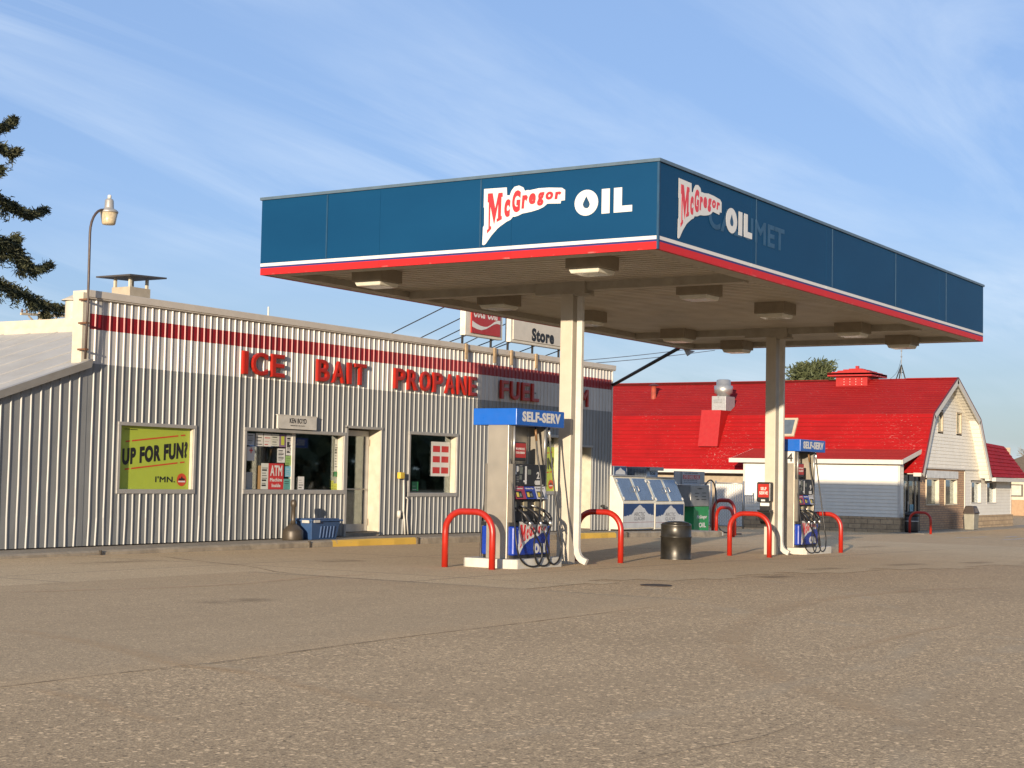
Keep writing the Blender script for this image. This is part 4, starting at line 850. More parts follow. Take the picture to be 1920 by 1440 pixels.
# drum
dr = thing('trash_drum', (26.62, 13.21, g(26.6, 13.2)), 'black steel drum used as trash can between the two pumps', 'trash can')
drum_m = M('scuffed black drum', (.03, .028, .024), .38, .4, var=.35, scale=4, dirt=.3, dirtc=(.10, .09, .07))
mb = MB(); z = g(26.6, 13.2); mb.lathe((26.62, 13.21, z), [(.285, 0), (.29, .01), (.28, .03), (.28, .40), (.292, .41), (.292, .425), (.28, .435), (.28, .62), (.285, .64), (.255, .665)], 36); mb.build('body', drum_m, dr, smooth=True)
mb = MB(); mb.lathe((26.62, 13.21, z), [(.255, .665), (.15, .70), (.14, .695), (.0, .69)], 36); mb.build('lid', drum_m, dr, smooth=True)

# windshield service units
def service(loc, rz_, label):
    t = thing('windshield_service_unit', loc, label, 'dispenser', 'windshield service units on the canopy columns', rz_)
    B = lambda mb, n, m, par=t, **kw: mb.build(n, m, par, local=True, **kw)
    # local: faces -X, mounted on a post to the +X side
    mb = MB(); mb.box(-.17, .0, -.15, .17, .88, 1.30); hd = B(mb, 'towel_box', black_plastic, bevel=.03)
    mb = MB(); mb.box(-.176, -.17, -.11, .13, .98, 1.26); B(mb, 'sign_face', red_paint, hd)
    mb = MB(); mb.text('SELF', (-.1765, .07, 1.13), mY, Z_, .13, .065, .002, .025); mb.text('SERVE', (-.1765, .10, 1.04), mY, Z_, .19, .065, .002, .025); mb.box(-.174, -.17, -.03, .06, .90, .935); B(mb, 'lettering', letter_white, hd)
    mb = MB(); mb.box(-.10, .0, -.12, .12, .70, .879); B(mb, 'towel_slot', black_plastic)
    mb = MB(); mb.box(-.12, -.101, -.10, .10, .80, .865); B(mb, 'paper_towel', paper)
    mb = MB(); mb.hexa([(-.10, -.10, .42), (.0, -.10, .42), (.0, .10, .42), (-.10, .10, .42)], [(-.22, -.16, .68), (.0, -.16, .68), (.0, .16, .68), (-.22, .16, .68)]); mb.box(-.18, .0, -.15, .15, .681, .72); B(mb, 'bucket', black_plastic, bevel=.015)
    mb = MB(); mb.cyl((-.1, .0, .6), (-.08, -.06, .82), .012, .012, 8); B(mb, 'squeegee', black_plastic, smooth=True)
    return t
service((31.40, 13.47, g(31.4, 13.4)+.22), 0, 'black windshield service box with red SELF SERVE sign on the farther column')
service((23.07, 13.47, g(23, 13.4)+.28), math.pi, 'black windshield service box on the far side of the nearer column')

# ------------------------------------------------------------------ ice freezers
ice_white = M('freezer white', (.76, .71, .58), .4, var=.05, dirt=.1); ice_door = M('freezer door blue grey', (.17, .235, .33), .25, .3, var=.1); ice_blue = M('freezer graphic blue', (.012, .05, .17), .4, var=.15); snow_m = M('snow graphic', (.58, .60, .62), .5, var=.08)
def freezer(x0, x1, label):
    y0, y1, zb = 20.35, 21.05, walk((x0+x1)/2)+.05
    t = thing('ice_freezer', ((x0+x1)/2, 20.8, zb), label, 'freezer', 'ice freezers beside the store')
    mb = MB(); prof = [(y0, zb), (y0, zb+.72), (y0+.34, zb+1.42), (y1, zb+1.42), (y1, zb)]
    mb.slab([(x0, a, b) for a, b in prof][::-1], (x1-x0, 0, 0)); mb.build('cabinet', ice_white, t, bevel=.012)
    mb = MB(); mb.box(x0-.01, x1+.01, y0+.30, y1, zb+1.421, zb+1.45); mb.build('lid', galv, t)
    Vv = Vector((0, .34, .70)).normalized(); Nn = X_.cross(Vv); wd_ = (x1-x0)
    for a, b in ((.05, .46), (.54, .95)):
        P = Vector((x0+wd_*a, y0, zb+.72))+Vv*.05; mb = MB(); W_ = X_*(wd_*(b-a)); H_ = Vv*.66
        mb.slab([P, P+W_, P+W_+H_, P+H_], Nn*.03); d_ = mb.build('door', ice_door, t, bevel=.006)
        mb = MB(); hx = P+W_*(.93 if a < .3 else .07)+Vv*.33; mb.tube([hx+Nn*.03-Vv*.08, hx+Nn*.08-Vv*.06, hx+Nn*.08+Vv*.06, hx+Nn*.03+Vv*.08], .014, 8); mb.build('handle', alu, d_, smooth=True)
        ex = P+W_*(0 if a < .3 else 1)
        for v_ in (.06, .58): mb = MB(); q = ex+Vv*v_+Nn*.031; mb.slab([q-X_*.03-Vv*.04, q+X_*.03-Vv*.04, q+X_*.03+Vv*.04, q-X_*.03+Vv*.04], Nn*.015); mb.build('hinge', white_paint, d_)
    yf = y0-.004; a0, a1 = x0+.04, x1-.06; mb = MB(); mb.quad((a0, yf, zb+.04), (a1, yf, zb+.04), (a1, yf, zb+.69), (a0, yf, zb+.69)); gr = mb.build('graphic_panel', ice_blue, t)
    ww = a1-a0; prof = [(0, .28), (.04, .30), (.08, .29), (.12, .32), (.17, .30), (.2, .34), (.25, .33), (.31, .40), (.35, .47), (.42, .52), (.48, .57), (.53, .60), (.58, .57), (.63, .52), (.69, .50), (.73, .44), (.78, .38), (.84, .33), (.88, .35), (.92, .31), (.96, .32), (1, .30)]
    mb = MB(); mb.poly([(a0, yf-.002, zb+.04)]+[(a1, yf-.002, zb+.04)]+[(a0+ww*u, yf-.002, zb+.06+v_) for u, v_ in prof[::-1]]); mb.build('mountain', snow_m, gr)
    mb = MB(); mb.text('ARCTIC', (a0+ww*.34, yf-.0025, zb+.355), X_, Z_, ww*.36, .10, .001, -.006); mb.text('GLACIER', (a0+ww*.34, yf-.0025, zb+.235), X_, Z_, ww*.36, .10, .001, -.006); mb.build('lettering', M('graphite lettering', (.12, .12, .14), .5), gr)
    mb = MB(); mb.quad((a0, yf-.003, zb+.18), (a1, yf-.003, zb+.18), (a1, yf-.003, zb+.19), (a0, yf-.003, zb+.19)); mb.build('stripe', M('maroon line', (.25, .05, .08), .5), gr)
    return t
freezer(37.80, 39.66, 'white ice freezer with mountain graphic next to the store wall')
freezer(39.68, 41.52, 'white ice freezer with mountain graphic partly behind the black drum')
def cooler(x0, x1, y0, y1, z0, z1, hood, label):
    t = thing('cooling_unit', ((x0+x1)/2, (y0+y1)/2, z0), label, 'cooling unit', 'cooling units on the ice freezers')
    mb = MB(); mb.box(x0, x1, y0, y1, z0, z1); mb.build('casing', M('cooler grey blue', (.22, .27, .34), .5, var=.1), t, bevel=.008)
    mb = MB()
    for i in range(12): y = y0+.03+i*(y1-y0-.06)/12; mb.box(x0-.008, x0-.0005, y, y+.02, z0+.03, z1-.03)
    mb.build('fin', M('fin dark', (.08, .09, .10), .5), t)
    mb = MB(); yf = y0-.003; mb.quad((x0+.03, yf, z0+.02), (x1-.03, yf, z0+.02), (x1-.03, yf, z1-.03), (x0+.03, yf, z1-.03)); mb.build('label', ice_blue if not hood else M('pale blue label', (.30, .42, .60), .5, var=.3, scale=12), t)
    mb = MB(); ww = x1-x0
    if not hood: mb.poly([(x0+ww*u, yf-.002, z0+v_) for u, v_ in ((.1, .03), (.9, .03), (.85, .12), (.65, .16), (.5, .22), (.35, .16), (.15, .12))])
    else: mb.text('Ice', (x0+ww*.3, yf-.001, z0+.06), X_, Z_, ww*.45, .1, .001, .02)
    mb.build('emblem', snow_m if not hood else letter_black, t)
    if hood: mb = MB(); mb.box(x0-.01, x1+.12, y0-.12, y1, z1, z1+.03); mb.box(x0-.01, x1+.12, y0-.12, y0-.10, z1-.07, z1); mb.build('hood', galv, t)
    return t
cooler(37.95, 38.68, 20.72, 21.0, 1.54, 1.80, False, 'small box with a mountain emblem on the freezer near the wall')
cooler(39.85, 40.55, 20.72, 21.35, 1.52, 1.77, True, 'finned grey cooling unit with hood on top of the freezers')

# ------------------------------------------------------------------ diesel pump
zg = g(44.5, 21.4)
mb = MB(); mb.box(43.9, 45.6, 21.0, 22.0, zg-.1, zg+.10); tag(mb.build('pump_island', island_m, bevel=.015), 'low white concrete island under the old diesel pump', 'kerb', 'pump islands')
dp = thing('diesel_pump', (44.6, 21.5, zg+.1), 'old green and grey diesel pump with a DYED DIESEL FUEL sign', 'fuel pump')
zz0 = zg+.1
mb = MB(); mb.box(44.0, 45.05, 21.25, 21.75, zz0, .66); c_ = mb.build('lower_cabinet', M('pump green', (.02, .30, .09), .4), dp, bevel=.01)
mb = MB(); mb.text('McGregor', (44.2, 21.247, .26), X_, Z_, .72, .14, .003, .03, .2); mb.text('OIL', (44.35, 21.247, .02), X_, Z_, .5, .15, .003, .04); mb.build('lettering', letter_white, c_)
mb = MB(); mb.box(43.72, 45.0, 21.22, 21.78, .662, 1.31); h_ = mb.build('register_head', M('register grey', (.34, .34, .33), .4, .4), dp, bevel=.015)
mb = MB()
for a, z0, b, z1 in ((44.0, 1.05, 44.3, 1.07), (44.5, 1.06, 44.78, 1.08), (44.0, .95, 44.2, .97), (44.5, .95, 44.78, .97), (44.1, .86, 44.3, .89), (44.45, .86, 44.8, .88)): mb.quad((a, 21.217, z0), (b, 21.217, z0), (b, 21.217, z1), (a, 21.217, z1))
mb.poly([(44.1, 21.217, 1.2), (44.35, 21.217, 1.18), (44.6, 21.217, 1.2), (44.35, 21.217, 1.22)]); mb.build('register_digits', letter_black, h_)
mb = MB(); mb.box(43.43, 45.5, 21.62, 21.66, 1.33, 1.72); mb.box(43.6, 43.66, 21.66, 21.7, .6, 1.7); mb.build('sign_back', galv, dp)
mb = MB(); mb.box(43.86, 45.08, 21.58, 21.618, 1.32, 1.71); s_ = mb.build('sign_board', M('sign grey', (.45, .46, .48), .5), dp)
mb = MB(); mb.box(43.9, 45.06, 21.574, 21.579, 1.485, 1.61); mb.build('sign_band', cols['red'], s_)
mb = MB(); mb.text('DYED DIESEL FUEL', (43.94, 21.573, 1.50), X_, Z_, 1.08, .095, .001, .01); mb.build('lettering', letter_white, s_)
mb = MB(); mb.text('THIS PUMP DISPENSES', (43.98, 21.579, 1.64), X_, Z_, .98, .045, .001, .01); mb.text('NOT FOR HIGHWAY USE', (43.98, 21.579, 1.43), X_, Z_, .9, .03, .001, 0); mb.text('PENALTY FOR TAXABLE USE', (43.98, 21.579, 1.37), X_, Z_, .9, .03, .001, 0); mb.build('lettering', letter_black, s_)
mb = MB(); mb.tube(smooth_path([(45.08, 21.45, 1.05), (45.2, 21.4, 1.38), (45.45, 21.35, 1.46), (45.62, 21.3, 1.2), (45.66, 21.28, .6), (45.6, 21.2, .1), (45.75, 21.1, -.12), (46.1, 20.9, -.19), (46.5, 20.8, -.2)]), .022, 8); mb.build('hose', rubber, dp, smooth=True)
mb = MB(); mb.box(45.06, 45.2, 21.3, 21.6, .55, 1.1); mb.build('nozzle_boot', black_plastic, dp, bevel=.02)

# ------------------------------------------------------------------ white slatted fence and shed wall
fence_m, t2, b2 = new_mat('white slats with wire'); p = pos(t2); sp = N(t2, 'ShaderNodeSeparateXYZ'); t2.links.new(p, sp.inputs[0])
wires = None
for s in (1, -1):
    v = math_(t2, 'FRACT', math_(t2, 'MULTIPLY', math_(t2, 'ADD', sp.outputs[1], math_(t2, 'MULTIPLY', sp.outputs[2], s)), 7.5)); v = math_(t2, 'LESS_THAN', v, .2); wires = v if wires is None else math_(t2, 'MAXIMUM', wires, v)
t2.links.new(mixc(t2, math_(t2, 'MULTIPLY', wires, .6), (.56, .55, .52), (.30, .30, .30)), b2.inputs['Base Color'])
fx = 60.5; zf = g(fx, 28)
def fence(y0, y1, name, label, cat):
    t = thing(name, (fx, (y0+y1)/2, zf), label, cat)
    mb = MB(); y = y0+.05
    while y < y1-.08: mb.box(fx, fx+.012, y, y+.085, zf+.06, 1.38); y += .1
    mb.build('slat_panel', fence_m, t)
    for yy in (y0, y1): mb = MB(); mb.cyl((fx+.03, yy, zf), (fx+.03, yy, 1.46), .04, .04, 10); mb.build('post', alu, t, smooth=True)
    for z in (zf+.1, 1.36): mb = MB(); mb.cyl((fx-.02, y0, z), (fx-.02, y1, z), .025, .025, 8); mb.build('rail', alu, t, smooth=True)
fence(27.0, 28.25, 'fence_gate', 'white slatted chain link gate beside the white restaurant wall', 'gate')
fence(28.45, 32.5, 'slatted_fence', 'white slatted chain link fence behind the diesel pump', 'fence')

# ------------------------------------------------------------------ red roofed restaurant
rb = thing('restaurant_building', (70, 24, -.5), 'barn shaped restaurant with bright red roof and white siding', 'building')
PX = [(65.55, 1.93), (67.10, 4.48), (70.47, 6.21), (73.98, 4.49), (75.86, 1.85)]
YB, YW = 21.2, 21.75
def sag(x, y): return -.13*clamp((y-23)/9)*clamp((x-65.5)/5)
def courses(mb, P0, P1, y0, y1, exposure=.21, lip=.026, dy=2.4):
    P0, P1 = Vector((P0[0], 0, P0[1])), Vector((P1[0], 0, P1[1])); d_ = (P1-P0); L = d_.length; d_.normalize(); nn = Vector((-d_.z, 0, d_.x)); n = max(1, round(L/exposure)); ys = rng(y0, y1, dy); rr = random.Random(5)
    for i in range(n):
        a = P0+d_*(L*i/n)+nn*lip; b = P0+d_*(L*(i+1)/n)+nn*.002; a0 = P0+d_*(L*i/n)
        jit = [rr.uniform(-.006, .006) for _ in ys]
        for (ya, ja), (yb_, jb) in zip(zip(ys, jit), zip(ys[1:], jit[1:])):
            sa = Vector((0, ya, 0)); sb = Vector((0, yb_, 0)); za = Z_*(sag(a.x, ya)+ja); zb = Z_*(sag(a.x, yb_)+jb)
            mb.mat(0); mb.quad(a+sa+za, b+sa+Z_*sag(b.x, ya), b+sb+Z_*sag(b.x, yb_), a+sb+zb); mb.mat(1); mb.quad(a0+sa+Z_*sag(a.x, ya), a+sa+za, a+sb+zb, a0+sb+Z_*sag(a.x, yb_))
mb = MB()
courses(mb, PX[0], PX[1], YB, 46); courses(mb, PX[1], PX[2], YB, 46)
mb2 = MB()
for a, b in ((PX[2], PX[3]), (PX[3], PX[4])): mb.slab([(a[0], YB, a[1]), (b[0], YB, b[1]), (b[0], 46, b[1]), (a[0], 46, a[1])], (0, 0, .02))
mb.box(70.35, 70.6, YB, 23.5, 6.2, 6.245)
butt_shadow = M('shingle butt shadow red', (.25, .008, .009), .9)  # darker riser colour paints in the shadow line under each course
roof = mb.build('roof', [roof_red, butt_shadow], rb)
mb2.build('far_slope', roof_red2, roof)
# barge boards, fascia and soffit of the gable overhang
mb = MB()
for a, b in zip(PX, PX[1:]):
    A, B_ = Vector((a[0], YB, a[1])), Vector((b[0], YB, b[1])); d_ = (B_-A).normalized(); nn = Vector((-d_.z, 0, d_.x)) if True else 0
    mb.slab([A-nn*.0, B_-nn*.0, B_-nn*.26+(d_*.0), A-nn*.26], (0, -.04, 0))
mb.build('barge_board', gutter_w, roof)
mb = MB()
for a, b in zip(PX, PX[1:]):
    A, B_ = Vector((a[0], YB, a[1]+.0)), Vector((b[0], YB, b[1])); d_ = (B_-A).normalized(); nn = Vector((-d_.z, 0, d_.x))
    mb.slab([A+nn*.045, B_+nn*.045, B_+nn*.002, A+nn*.002], (0, -.05, 0))
mb.build('drip_edge', M('dark red edge', (.12, .012, .02), .5), roof)
mb = MB()
for a, b in zip(PX, PX[1:]):
    A, B_ = Vector((a[0], YB, a[1])), Vector((b[0], YB, b[1])); d_ = (B_-A).normalized(); nn = Vector((-d_.z, 0, d_.x)); o_ = -nn*.06; D = Vector((0, YW+.1-YB, 0)); n_ = 14 if True else 1
    for i in range(n_):
        p0 = A+(B_-A)*(i/n_)+o_; p1 = A+(B_-A)*((i+1)/n_)+o_; lp = -nn*.012
        mb.quad(p0+lp, p0+lp+D, p1+D, p1)
mb.build('soffit', siding_m, roof)
mb = MB(); mb.box(65.42, 65.55, 28.95, 46, 1.80, 1.95); mb.box(65.42, 65.55, YB, 21.52, 1.80, 1.95); mb.build('eave_fascia', gutter_w, roof)
mb = MB(); mb.box(75.85, 75.95, YB, 21.5, 1.7, 1.86); mb.build('eave_fascia', gutter_w, roof)
# gable wall in lap siding
def prof_x(z):
    def on(a, b): return a[0]+(b[0]-a[0])*(z-a[1])/(b[1]-a[1])
    return (on(PX[0], PX[1]) if z < PX[1][1] else on(PX[1], PX[2]))+.05, (on(PX[4], PX[3]) if z < PX[3][1] else on(PX[3], PX[2]))-.05
def lap_y(mb, y, z0, z1, span, pitch=.15, lip=.02, holes=()):
    n = round((z1-z0)/pitch)
    for i in range(n):
        a = z0+(z1-z0)*i/n; b = z0+(z1-z0)*(i+1)/n; s0, s1 = span(a), span(b); m_ = (a+b)/2; cuts = sorted([(h[0], h[1]) for h in holes if h[2] < m_ < h[3]])
        segs = []; cur = 0
        pts = [None]
        left = (s0[0], s1[0]); rest = [(c[0], c[1]) for c in cuts]; L = left
        for c in rest: segs.append((L, (c[0], c[0]))); L = (c[1], c[1])
        segs.append((L, (s0[1], s1[1])))
        for (la, lb), (ra, rb_) in segs:
            mb.quad((la, y-lip, a), (ra, y-lip, a), (rb_, y, b), (lb, y, b)); mb.quad((la, y, a), (ra, y, a), (ra, y-lip, a), (la, y-lip, a))
def lap_x(mb, x, y0, y1, z0, z1, pitch=.14, lip=.022):
    n = round((z1-z0)/pitch)
    for i in range(n):
        a = z0+(z1-z0)*i/n; b = z0+(z1-z0)*(i+1)/n
        mb.quad((x-lip, y1, a), (x-lip, y0, a), (x, y0, b), (x, y1, b)); mb.quad((x, y1, a), (x, y0, a), (x-lip, y0, a), (x-lip, y1, a))
GW = [(69.18, 69.95, 3.78, 4.72), (71.9, 72.7, 3.78, 4.76)]
mb = MB(); lap_y(mb, YW-.06, 2.22, 6.12, prof_x, holes=GW); mb.build('gable_wall', siding_m, rb)
mb = MB(); mb.box(66.0, 75.4, YW-.08, YW, 2.16, 2.218); mb.build('gable_band', gutter_w, rb)
for h in GW:
    mb = MB(); x0, x1, z0, z1 = h
    for a, b, c, d in ((x0, x1, z0, z0+.06), (x0, x1, z1-.06, z1), (x0, x0+.07, z0+.06, z1-.06), (x1-.09, x1, z0+.06, z1-.06)): mb.box(a, b, YW-.085, YW+.12, c, d)
    o = mb.build('window', M('attic frame', (.50, .42, .30), .6), rb); q = MB(); q.box(x0+.07, x1-.09, YW+.0, YW+.006, z0+.06, z1-.06); q.build('pane', glass, o)
# ground floor: brick with two windows, door to the left, white extension to the right
def pierced(mb, x0, x1, y, yb_, z0, z1, holes):
    xs = sorted({x0, x1, *[h[0] for h in holes], *[h[1] for h in holes]})
    for a, b in zip(xs, xs[1:]):
        m_ = (a+b)/2; hs = [h for h in holes if h[0] < m_ < h[1]]
        if not hs: mb.box(a, b, y, yb_, z0, z1)
        else: mb.box(a, b, y, yb_, z0, hs[0][2]); mb.box(a, b, y, yb_, hs[0][3], z1)
ZG = -.53
sc_ = YW/22.
BW = [(67.75, 69.55, .63, 1.74), (70.4, 72.2, .63, 1.74)]
mb = MB(); pierced(mb, 66.95, 73.35, YW, YW+.22, ZG, 2.16, BW); mb.build('brick_wall', brick_m, rb)
mb = MB(); mb.box(67.75, 72.3, YW-.05, YW-.002, 1.76, 2.08); mb.build('sign_band', M('pale panel', (.66, .68, .68), .5), rb)
def rwin(h, frame, rev):
    x0, x1, z0, z1 = h; mb = MB()
    for a, b, c, d in ((x0-.02, x1+.02, z0-.06, z0), (x0, x0+.06, z0, z1), (x1-.06, x1, z0, z1), (x0, x1, z1-.05, z1)): mb.box(a, b, YW-.04, YW+.20, c, d)
    o = mb.build('window', frame, rb); q = MB(); q.box(x0+.06, x1-.06, YW+.12, YW+.126, z0, z1-.05); q.build('pane', glass, o)
    q = MB(); q.box(x1-.075, x1-.062, YW-.03, YW+.2, z0+.005, z1-.055); q.build('reveal', rev, o)
for h in BW: rwin(h, M('window cream', (.62, .54, .40), .5), cream_paint)
EX1 = 81.2
WW = [(74.35, 76.0, .67, 1.66), (76.9, 78.55, .66, 1.65)]
mb = MB(); lap_y(mb, YW-.02, .08, 1.86, lambda z: (73.4, EX1), holes=WW); lap_y(mb, YW-.02, 1.86, 2.16, lambda z: (73.4, 75.8)); mb.build('extension_wall', siding_m, rb)
mb = MB(); mb.box(73.36, 73.46, YW-.045, YW-.001, -.0, 2.1); mb.build('corner_trim', gutter_w, rb); mb = MB(); mb.box(EX1-.1, EX1+.02, YW-.045, YW+.1, .08, 1.9); mb.build('corner_trim', gutter_w, rb)
for h in WW: rwin(h, gutter_w, gutter_w)
mb = MB(); mb.box(75.0, EX1+.05, YW-.12, YW+.2, ZG, .075); mb.box(73.5, 75.0, YW-.05, YW+.2, ZG, .075); mb.build('stone_base', stone_m, rb)
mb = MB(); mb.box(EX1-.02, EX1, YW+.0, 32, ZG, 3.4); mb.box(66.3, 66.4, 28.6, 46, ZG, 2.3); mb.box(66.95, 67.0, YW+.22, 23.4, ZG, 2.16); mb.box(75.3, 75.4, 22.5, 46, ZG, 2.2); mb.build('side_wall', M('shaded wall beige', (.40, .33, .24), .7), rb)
mb = MB(); mb.box(67.1, 75.2, 25, 25.05, ZG, 1.8); mb.box(75.2, 81.1, 25, 25.05, ZG, 3.2); mb.box(68.6, 73.6, 23.6, 23.65, 2.7, 4.75); mb.box(66.5, 81.1, YW+.3, 25, ZG-.02, ZG+.05); mb.box(67.0, 81.1, YW+.25, 25, 2.6, 2.65); mb.build('room', dark_in, rb)
# mansard roof of the extension
mb = MB(); n = 9; rr = random.Random(2)
A0, A1, B0, B1 = Vector((75.97, 21.15, 1.88)), Vector((82.2, 21.15, 1.88)), Vector((75.97, 22.0, 3.58)), Vector((80.9, 22.0, 3.46))
for i in range(n):
    a = A0.lerp(B0, i/n); b = A1.lerp(B1, i/n); c = A1.lerp(B1, (i+1)/n); d_ = A0.lerp(B0, (i+1)/n); o_ = Vector((0, -.035, .01))
    mb.quad(a+o_, b+o_, c, d_); mb.quad(a, b, b+o_, a+o_)
    m_ = 9
    for j in range(m_):
        u = (j+.5*(i % 2)+.2)/m_; p0 = (a+o_).lerp(b+o_, u); p1 = d_.lerp(c, u); q_ = Vector((0, -.006, .002)); mb.quad(p0+q_, p0+q_+X_*.025, p1+q_+X_*.025, p1+q_)
mb.quad(A1, Vector((82.2, 31, 1.88)), Vector((80.9, 30, 3.46)), B1); mb.quad(B0, B1, Vector((80.9, 30, 3.46)), Vector((75.97, 30, 3.58)))
mb.build('mansard_roof', roof_red2, rb)
mb = MB(); mb.box(75.96, 82.3, 21.02, 21.2, 1.68, 1.86); mb.box(75.96, 82.2, 21.2, YW, 1.82, 1.86); mb.build('mansard_fascia', gutter_w, rb)
# front wing
WX = 64.0
mb = MB(); lap_x(mb, WX, 21.63, 28.52, .10, 2.27); mb.build('wing_wall', siding_m, rb)
mb = MB(); mb.box(WX-.03, WX+.06, 21.60, 21.70, .1, 2.27); mb.build('corner_trim', gutter_w, rb); mb = MB(); mb.box(WX-.03, WX+.06, 28.48, 28.56, .1, 2.27); mb.build('corner_trim', gutter_w, rb)
mb = MB(); lap_y(mb, 21.63, .10, 2.3, lambda z: (WX+.06, 64.45)); mb.box(WX+.02, 66.3, 28.5, 28.54, ZG, 2.4); mb.box(64.45, 64.5, 21.63, 24, ZG, 2.3); mb.build('wing_return', siding_m, rb)
mb = MB(); mb.box(WX-.06, WX+.2, 21.58, 28.55, ZG-.05, .095); mb.box(WX+.2, 64.5, 21.58, 21.7, ZG-.05, .095); mb.build('stone_base', stone_m, rb)
mb = MB(); courses(mb, (63.68, 2.42), (66.3, 2.95), 21.45, 29.05, exposure=.2, lip=.025); wr = mb.build('wing_roof', [roof_red, butt_shadow], rb)
mb = MB(); mb.box(63.6, 63.675, 21.42, 29.08, 2.27, 2.45)
mb.slab([(63.66, 21.43, 2.27), (66.1, 21.43, 2.76), (66.1, 21.43, 2.93), (63.66, 21.43, 2.45)], (0, -.04, 0)); mb.slab([(63.66, 29.06, 2.30), (66.2, 29.06, 2.80), (66.2, 29.06, 2.93), (63.66, 29.06, 2.42)], (0, .04, 0)); mb.quad((63.67, 21.45, 2.30), (64.3, 21.45, 2.30), (64.3, 29.05, 2.30), (63.67, 29.05, 2.30)); mb.build('fascia', gutter_w, wr)
# entrance door in the corner
mb = MB(); dx0, dx1 = 64.5, 66.95
for a, b in ((dx0, dx0+.12), (65.35, 65.5), (66.2, 66.32), (dx1-.25, dx1)): mb.box(a, b, YW-.02, YW+.08, ZG, 1.85)
mb.box(dx0, dx1, YW-.02, YW+.08, 1.6, 1.85); o = mb.build('entrance_door', M('dark door frame', (.02, .018, .016), .4), rb)
q = MB(); q.box(dx0+.12, dx1-.25, YW+.02, YW+.026, ZG, 1.6); q.build('pane', glass, o)
q = MB(); q.box(65.3, 65.34, YW-.06, YW-.02, .25, .75); q.box(64.95, 64.99, YW-.05, YW-.022, .4, 1.5); q.build('handle', alu, o)
q = MB(); q.box(65.7, 66.15, YW+.005, YW+.015, .12, .62); q.build('door_poster', M('poster cyan', (.12, .32, .42), .5, var=.5, scale=9), o)
# roof equipment
fu = thing('exhaust_fan', (67.4, 31.1, 3.3), 'silver kitchen exhaust fan on a red curb on the roof slope', 'fan')
mb = MB(); mb.hexa([(66.0, 30.75, 3.0), (68.4, 30.75, 3.0), (68.4, 31.72, 3.0), (66.0, 31.72, 3.0)], [(66.35, 30.75, 4.66), (68.2, 30.75, 4.66), (68.2, 31.72, 4.66), (66.35, 31.72, 4.66)]); mb.build('curb', plain_red, fu)
mb = MB(); mb.box(67.0, 68.0, 30.82, 31.52, 4.66, 5.33); bx_ = mb.build('fan_box', galv, fu, bevel=.01)
mb = MB(); mb.box(66.97, 66.999, 31.0, 31.42, 5.03, 5.2); mb.box(66.98, 66.999, 31.15, 31.22, 5.2, 5.36); mb.build('switch_cover', alu, bx_)
mb = MB(); mb.lathe((67.5, 31.17, 5.33), [(.30, 0), (.31, .1), (.42, .16), (.43, .5), (.33, .52), (.32, .76), (.25, .79)], 28); mb.build('hood', alu, fu, smooth=True)
vp = thing('vent_pipe', (69.0, 35.55, 4.8), 'rusty red vent pipe with small cap on the roof', 'pipe')
mb = MB(); mb.cyl((69.0, 35.55, 4.6), (69.0, 35.55, 6.0), .13, .12, 14); mb.build('pipe', M('rusty red', (.36, .06, .03), .7, var=.3), vp, smooth=True)
mb = MB(); mb.lathe((69.0, 35.55, 5.98), [(.27, 0), (.05, .12)], 14); mb.build('cap', M('dark cap', (.10, .02, .02), .6), vp)
mb = MB(); mb.cyl((65.1, 27.9, 2.6), (65.1, 27.9, 3.1), .05, .05, 8); tag(mb.build('vent_pipe', plain_red, smooth=True), 'short thin red pipe on the low roof over the white wall', 'pipe')
cu = thing('roof_cupola', (70.6, 25.9, 5.8), 'red boxy cupola with stepped hip cap on the ridge', 'cupola')
mb = MB(); mb.box(69.9, 71.4, 25.15, 26.65, 5.5, 6.38); mb.build('body', plain_red, cu)
mb = MB()
for i, (o_, z) in enumerate(((.30, 6.33), (.30, 6.40), (.15, 6.47), (-.05, 6.54), (-.25, 6.6), (-.45, 6.65))):
    mb.box(69.9-o_, 71.4+o_, 25.15-o_, 26.65+o_, z, z+(.16 if i == 0 else .075))
mb.build('cap', roof_red2 if False else plain_red, cu)
mb = MB(); mb.box(70.58, 70.72, 25.83, 25.97, 6.7, 6.86); mb.build('finial', plain_red, cu)
mb = MB()
for j in range(4):
    for i in range(3): mb.box(69.885, 69.899, 25.4+j*.28, 25.43+j*.28, 5.95+i*.12, 5.98+i*.12)
mb.build('rivet', gutter_w, cu)
an = thing('antenna_tripod', (72.5, 24.4, 5.5), 'dark tripod with thin antenna mast behind the roof ridge', 'antenna')
ap_ = Vector((72.3, 24.38, 7.0))
for q in ((71.6, 24.75, 5.3), (72.9, 24.9, 5.0), (72.4, 23.9, 5.2)):
    mb = MB(); mb.tube([q, ap_], .028, 6); mb.build('leg', black_iron, an)
mb = MB(); mb.tube([ap_-Z_*.9, ap_+Z_*.9], .018, 6)
for z in (.35, .62): mb.lathe(ap_+Z_*z, [(.03, 0), (.045, .03), (.03, .06)], 8)
mb.build('mast', alu, an)
mb = MB(); mb.tube([ap_-Z_*.35+X_*.2, ap_-Z_*.35-X_*.15-Y_*-.1], .02, 6); mb.build('brace', black_iron, an)
mb = MB(); mb.tube(smooth_path([ap_+Z_*.3, ap_+Vector((0, .25, -.4)), ap_+Vector((-.4, .8, -.95))]), .008, 5); mb.build('cable', black_iron, an)
mb = MB(); d_ = Vector((1.55, 0, 2.55)).normalized(); nn = Vector((-d_.z, 0, d_.x)); P = Vector((66.48, 27.25, 3.45)); W_ = Y_*.95; H_ = d_*.95
sk = thing('skylight', (66.8, 27.7, 3.45), 'sloping skylight with tan frame in the red roof', 'skylight')
